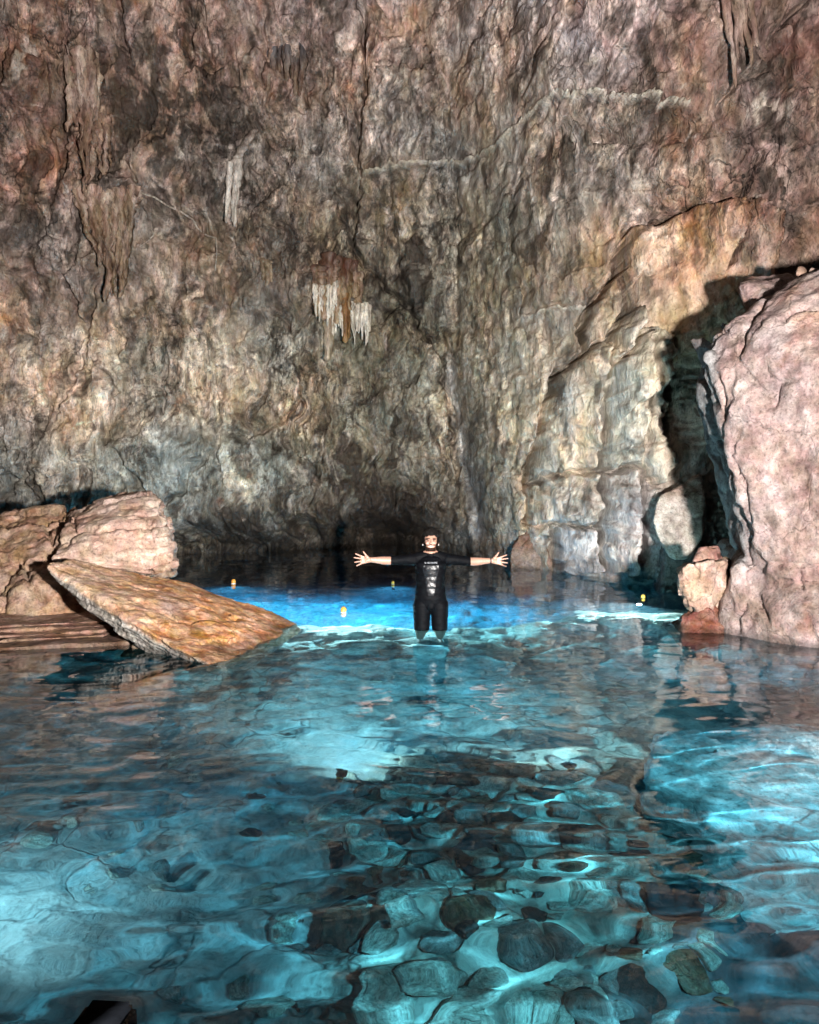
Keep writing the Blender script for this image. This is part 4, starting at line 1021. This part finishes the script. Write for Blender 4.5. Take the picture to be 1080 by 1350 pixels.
    hw = np.interp(z, [0.36, 0.42, 0.50, 0.60, 0.66, 0.70], [0.030, 0.048, 0.055, 0.075, 0.090, 0.085])
    pm = (y < -0.03) & (np.abs(x + 0.0) < hw) & (z > 0.365) & (z < 0.695)
    pan = shell('chest_panel', pm, 0.0095 + 0.003 * fbm(v, (0.09, 0.1, 0.045), 3, 905), shiny, suit)
    kn = (y < -0.02) & (z > -0.10) & (z < 0.06)
    # hair, beard, face
    hairm = plain_mat('dark_hair', (0.006, 0.005, 0.0045), 0.7, 0.1, noise=0.4, nscale=90, bump=0.6)
    beardm = plain_mat('beard_hair', (0.035, 0.017, 0.011), 0.8, 0.1, noise=0.5, nscale=160, bump=0.6)
    hm = (z > 0.90) & (((z > 1.004 + 0.012 * fbm(v, 0.025, 2, 917) - 5.0 * x ** 2) & (y < 0.0)) | (y > -0.012) & (z > 0.895) | ((np.abs(x) > 0.058) & (z > 0.925)))
    tous = 0.016 + 0.012 * np.clip(fbm(v, 0.03, 3, 911), -1, 1) + 0.014 * sstep(1.0, 1.06, z)
    shell('hair', hm & ~((np.abs(x) > 0.080) & (z < 0.925)), tous, hairm, root_)
    mo = (np.abs(x) < 0.030) & (z > 0.884) & (z < 0.903)
    bdm = (y < -0.02) & (z > 0.835) & (z < 0.925) & (((z < 0.890) | (np.abs(x) > 0.046)) | ((z < 0.917) & (z > 0.9045) & (np.abs(x) < 0.042))) & (z > 0.850 - 0.5 * (y + 0.09)) & ~mo
    shell('beard', bdm, 0.004 + 0.003 * fbm(v, 0.02, 2, 915), beardm, root_)
    teeth = plain_mat('teeth', (0.75, 0.70, 0.62), 0.3, noise=0.03)
    shell('teeth', (y < -0.05) & (np.abs(x) < 0.027) & (z > 0.890) & (z < 0.904), 0.0015, teeth, root_)
    dark = plain_mat('eye_dark', (0.02, 0.012, 0.01), 0.25, noise=0.1)
    for sx in (-1, 1):
        for nm, mm, dd, mt in (('eyebrow', (np.abs(z - (0.974 - 0.12 * (np.abs(x) - 0.03))) < 0.0075) & (sx * x > 0.012) & (sx * x < 0.050) & (y < -0.03), 0.003, hairm),
                               ('eye', (((sx * x - 0.031) / 0.014) ** 2 + ((z - 0.955) / 0.0085) ** 2 < 1) & (y < -0.03), 0.0012, dark)):
            shell(nm, mm, dd, mt, root_)
        V, F = lathe(ball(0.006, 0, 8)); o = link('ear_ball', mesh_np('ear_ball', V, F), M_WHITE, root_); o.location = off + Vector((sx * 0.086, 0.0, 0.905))  # small white ball at each ear
    # bracelet on the wrist
    wr = (x > 0.632) & (x < 0.650)
    shell('bracelet', wr, 0.004, M_BLACK, root_)
    # maker's mark printed on the chest
    cu = bpy.data.curves.new('chest_lettering', 'FONT'); cu.body = 'Q SEAWARE'; cu.size = 0.025; cu.align_x = 'CENTER'; cu.resolution_u = 2
    to = bpy.data.objects.new('tmp_text', cu); COL.objects.link(to)
    dg = bpy.context.evaluated_depsgraph_get(); dg.update()
    tm = bpy.data.meshes.new_from_object(to.evaluated_get(dg)); bpy.data.objects.remove(to)
    bm = bmesh.new(); bm.from_mesh(tm); bmesh.ops.triangulate(bm, faces=bm.faces[:]); bm.to_mesh(tm); bm.free()
    tv, _ = get_vn(tm); tv = tv.copy()
    from mathutils.bvhtree import BVHTree
    sm = suit.data; sv, _n = get_vn(sm)
    bv = BVHTree.FromPolygons([Vector(q) for q in sv], [p.vertices[:] for p in sm.polygons])
    for i in range(len(tv)):
        q = Vector((tv[i, 0], -1.0, 0.712 + tv[i, 1])); h = bv.ray_cast(q, Vector((0, 1, 0)))
        tv[i] = (q.x, (h[0].y if h[0] else -0.1) - 0.0025, q.z)
    tm.vertices.foreach_set('co', tv.astype(np.float32).ravel()); tm.update()
    if tm.materials: tm.materials.clear()
    link('chest_lettering', tm, plain_mat('white_print', (0.30, 0.31, 0.34), 0.6, noise=0.2), suit)
    return body
PB = person()
PB.cycles.is_caustics_receiver = True

# ------------------------------------------------------------------ stones on the pool floor
def stone_mesh(k, flat):
    bm = bmesh.new(); bmesh.ops.create_icosphere(bm, subdivisions=4, radius=1.0)
    me = bpy.data.meshes.new('stone'); bm.to_mesh(me); bm.free()
    v, n = get_vn(me); v = v.astype(float)
    r = np.random.default_rng(1000 + k)
    nrm = r.normal(size=(13, 3)); nrm /= np.linalg.norm(nrm, axis=1)[:, None]; h = r.uniform(0.62, 0.95, 13)
    rad = np.min(np.where(v @ nrm.T > 0.05, h[None] / np.maximum(v @ nrm.T, 0.05), 9), 1); rad = np.minimum(rad, 1.12)
    v = v * rad[:, None]
    v += n * (fbm(v + 7 * k, 0.7, 3, 1100 + k) * 0.07)[:, None]
    v *= np.array([1.0, r.uniform(0.6, 0.9), flat])
    me.vertices.foreach_set('co', v.astype(np.float32).ravel()); me.update()
    me.polygons.foreach_set('use_smooth', np.ones(len(me.polygons), bool))
    return me, v
KINDS = [('pale_stone', 'pale angular stone lying in the submerged rubble', (0.50, 0.48, 0.42), 'pale stones in the submerged rubble'),
         ('grey_stone', 'mid grey stone lying in the submerged rubble', (0.22, 0.22, 0.21), 'grey stones in the submerged rubble'),
         ('dark_stone', 'nearly black stone lying in the submerged rubble', (0.035, 0.035, 0.035), 'dark stones in the submerged rubble'),
         ('brown_stone', 'brown stone lying in the submerged rubble', (0.16, 0.10, 0.065), 'brown stones in the submerged rubble')]
VAR = {}
for ki, kd in enumerate(KINDS):
    for j in range(4):
        me, v = stone_mesh(ki * 4 + j, [0.55, 0.38, 0.7, 0.45][j])
        c = np.array(kd[2]) * np.exp(0.4 * fbm(v + j * 3, 0.6, 4, 1200 + ki))[:, None]
        set_col(me, c); me.materials.append(M_STONE); VAR[(ki, j)] = me
fl = bpy.data.objects['pool_floor']
from mathutils.bvhtree import BVHTree
_fv, _ = get_vn(fl.data)
_fx = np.unique(np.round(_fv[:, 0], 4)); _fy = np.unique(np.round(_fv[:, 1], 4)); _FZ = _fv[:, 2].reshape(len(_fy), len(_fx))
def floor_at(x, y):
    i = int(np.clip(np.searchsorted(_fx, x), 0, len(_fx) - 1)); j = int(np.clip(np.searchsorted(_fy, y), 0, len(_fy) - 1))
    return float(_FZ[j, i])
RS = random.Random(42)
def put_stone(ki, x, y, s, sink=0.25, rz=None, tilt=0.25, label=None, flat=None):
    j = RS.randrange(4); me = VAR[(ki, j)]
    o = bpy.data.objects.new(KINDS[ki][0], me); COL.objects.link(o)
    o.location = (x, y, floor_at(x, y) + s * 0.45 * (1 - sink)); o.scale = (s, s, s * (flat or 1))
    o.rotation_euler = (RS.uniform(-tilt, tilt), RS.uniform(-tilt, tilt), RS.uniform(0, 6.28) if rz is None else rz)
    tag(o, label or KINDS[ki][1], 'stone', None if label else KINDS[ki][3])
    o.cycles.is_caustics_receiver = True
    return o
def describe(ki, s, where):
    size = 'large' if s > 0.125 else 'small' if s < 0.075 else 'fist-high'
    col = ('pale', 'mid grey', 'nearly black', 'brown')[ki]
    return f'{size} {col} submerged stone {where}', f'{size} {col} stones {where}'
def heap(n, xf, yf, sf, weights, where, ok=lambda x, y: True, gap=0.6):
    placed = []; tries = 0
    while len(placed) < n and tries < 9000:
        tries += 1
        x, y, s_ = xf(), yf(), sf()
        if not ok(x, y) or any((x - a) ** 2 + (y - b) ** 2 < (gap * (s_ + c)) ** 2 for a, b, c in placed): continue
        placed.append((x, y, s_))
        ki = RS.choices([0, 1, 2, 3], weights)[0]
        o = put_stone(ki, x, y, s_)
        o['label'], o['group'] = describe(ki, s_, where)
heap(270, lambda: RS.gauss(0.75, 0.62), lambda: RS.uniform(2.9, 5.7), lambda: min(0.17, RS.uniform(0.045, 0.12) * (1 + 0.7 * RS.random() ** 3)), (44, 34, 14, 8),
     'in the rubble heap in the clear shallows', lambda x, y: -0.6 < x < 1.7 - 0.5 * max(0.0, 4.2 - y), 0.5)
heap(26, lambda: RS.uniform(-2.2, -0.5), lambda: RS.uniform(3.2, 6.4), lambda: RS.uniform(0.04, 0.09), (50, 30, 20, 0), 'scattered on the smooth silty bottom', lambda x, y: True, 1.5)
heap(24, lambda: RS.uniform(-2.0, 1.9), lambda: RS.uniform(7.0, 9.6), lambda: RS.uniform(0.06, 0.12), (58, 42, 0, 0), "on the shallow bar around the person's legs", lambda x, y: (x - 0.23) ** 2 + (y - 8.9) ** 2 > 0.12)
# larger sunken rocks with a place of their own
def sunken(name, pts, label, base, alt, seed, vox=0.025):
    me = boulder_mesh(name, [[np.array(q) for q in pts]], vox, rock_disp(seed, 0.05, 0.05, 0.4, 0.012), rock_col(seed, base, alt, (0.08, 0.07, 0.06), 0.3, wetline=0.0))
    o = tag(link(name, me, M_STONE), label, 'rock'); o.cycles.is_caustics_receiver = True; return o
sunken('sunken_slab', [(1.35, 4.7, -0.34), (1.7, 5.5, -0.30), (2.7, 5.6, -0.26), (3.2, 4.8, -0.24), (2.7, 3.95, -0.28), (2.0, 4.0, -0.33), (1.55, 4.3, -0.36), (1.3, 4.6, -1.6), (1.7, 5.8, -1.6), (3.4, 5.2, -1.6), (3.0, 3.9, -1.6), (1.6, 4.0, -1.6)],
       'broad pale slab lying just under the surface before the pink boulder', (0.60, 0.57, 0.55), (0.54, 0.52, 0.52), 1401, 0.03)
def lump(cx, cy, z, a, b, rot, label, base, seed):
    c, s_ = math.cos(rot), math.sin(rot); pts = []
    for k in range(7):
        t = k / 7 * 6.283; rr = 0.8 + 0.2 * math.sin(k * 2.4 + seed)
        x, y = a * rr * math.cos(t), b * rr * math.sin(t)
        pts.append((cx + c * x - s_ * y, cy + s_ * x + c * y, z + 0.05 * math.sin(k * 1.7 + seed))); pts.append((cx + 1.25 * (c * x - s_ * y), cy + 1.25 * (s_ * x + c * y), z - 0.7))
    sunken('sunken_rock', pts, label, base, tuple(q * 0.8 for q in base), seed, 0.016)
lump(0.72, 4.25, -0.78, 0.23, 0.12, -0.3, 'black wedge-shaped sunken rock amid the paler rubble', (0.020, 0.022, 0.026), 1411)
lump(0.33, 4.30, -0.80, 0.14, 0.12, 0.5, 'dark bluish sunken rock leaning on the black wedge-shaped one', (0.05, 0.055, 0.065), 1421)
lump(-0.28, 3.75, -0.85, 0.12, 0.07, -0.4, 'brown sunken rock at the edge of the silty bottom', (0.09, 0.06, 0.045), 1431)
lump(1.25, 3.9, -0.95, 0.13, 0.07, -0.2, 'flat dark sunken rock below the broad pale slab', (0.03, 0.032, 0.04), 1441)
# bodies of the added torches
for k, t in enumerate(ADDED_TORCH):
    f = thing('added_torch', ['added black torch in the rubble brightening the shallow bar', 'added black torch in the rubble nearer the broad pale slab', 'added black torch out of view brightening the silty bottom', 'added black torch out of view brightening the broad pale slab'][k], 'torch', t[:3])
    f.rotation_euler = (Vector(t[5]) - Vector(t[:3])).to_track_quat('Z', 'Y').to_euler()
    V, F = lathe([(0.001, -0.20), (0.022, -0.195), (0.025, -0.18), (0.025, -0.06), (0.042, -0.03), (0.048, 0.02), (0.044, 0.02), (0.040, -0.035), (0.001, -0.036)], 16); link('body', mesh_np('body', V, F), M_BLACK, f)
    V, F = lathe([(0.026, -0.13), (0.029, -0.125), (0.029, -0.095), (0.026, -0.09)], 16); link('grip_ring', mesh_np('grip_ring', V, F), M_FLOATY, f)
# black block breaking the surface close to the photographer
bk = bmesh.new(); bmesh.ops.create_cube(bk, size=1.0, matrix=Matrix.Translation((0, 0, 0)) @ Matrix.Diagonal((0.155, 0.30, 0.16, 1)))
bmesh.ops.bevel(bk, geom=bk.edges[:], offset=0.022, segments=3, affect='EDGES')
bme = bpy.data.meshes.new('black_block'); bk.to_mesh(bme); bk.free(); bme.polygons.foreach_set('use_smooth', np.ones(len(bme.polygons), bool))
bo = tag(link('black_block', bme, plain_mat('wet_black', (0.006, 0.007, 0.009), 0.8, 0.0, noise=0.5, nscale=12, bump=0.4)), 'smooth black block just breaking the surface over the silty bottom', 'block')
w_ = PW(146, 1322); bo.location = (w_[0], w_[1] - 0.15, -0.060); bo.rotation_euler = (0, 0, math.radians(-4))
#@@END@@
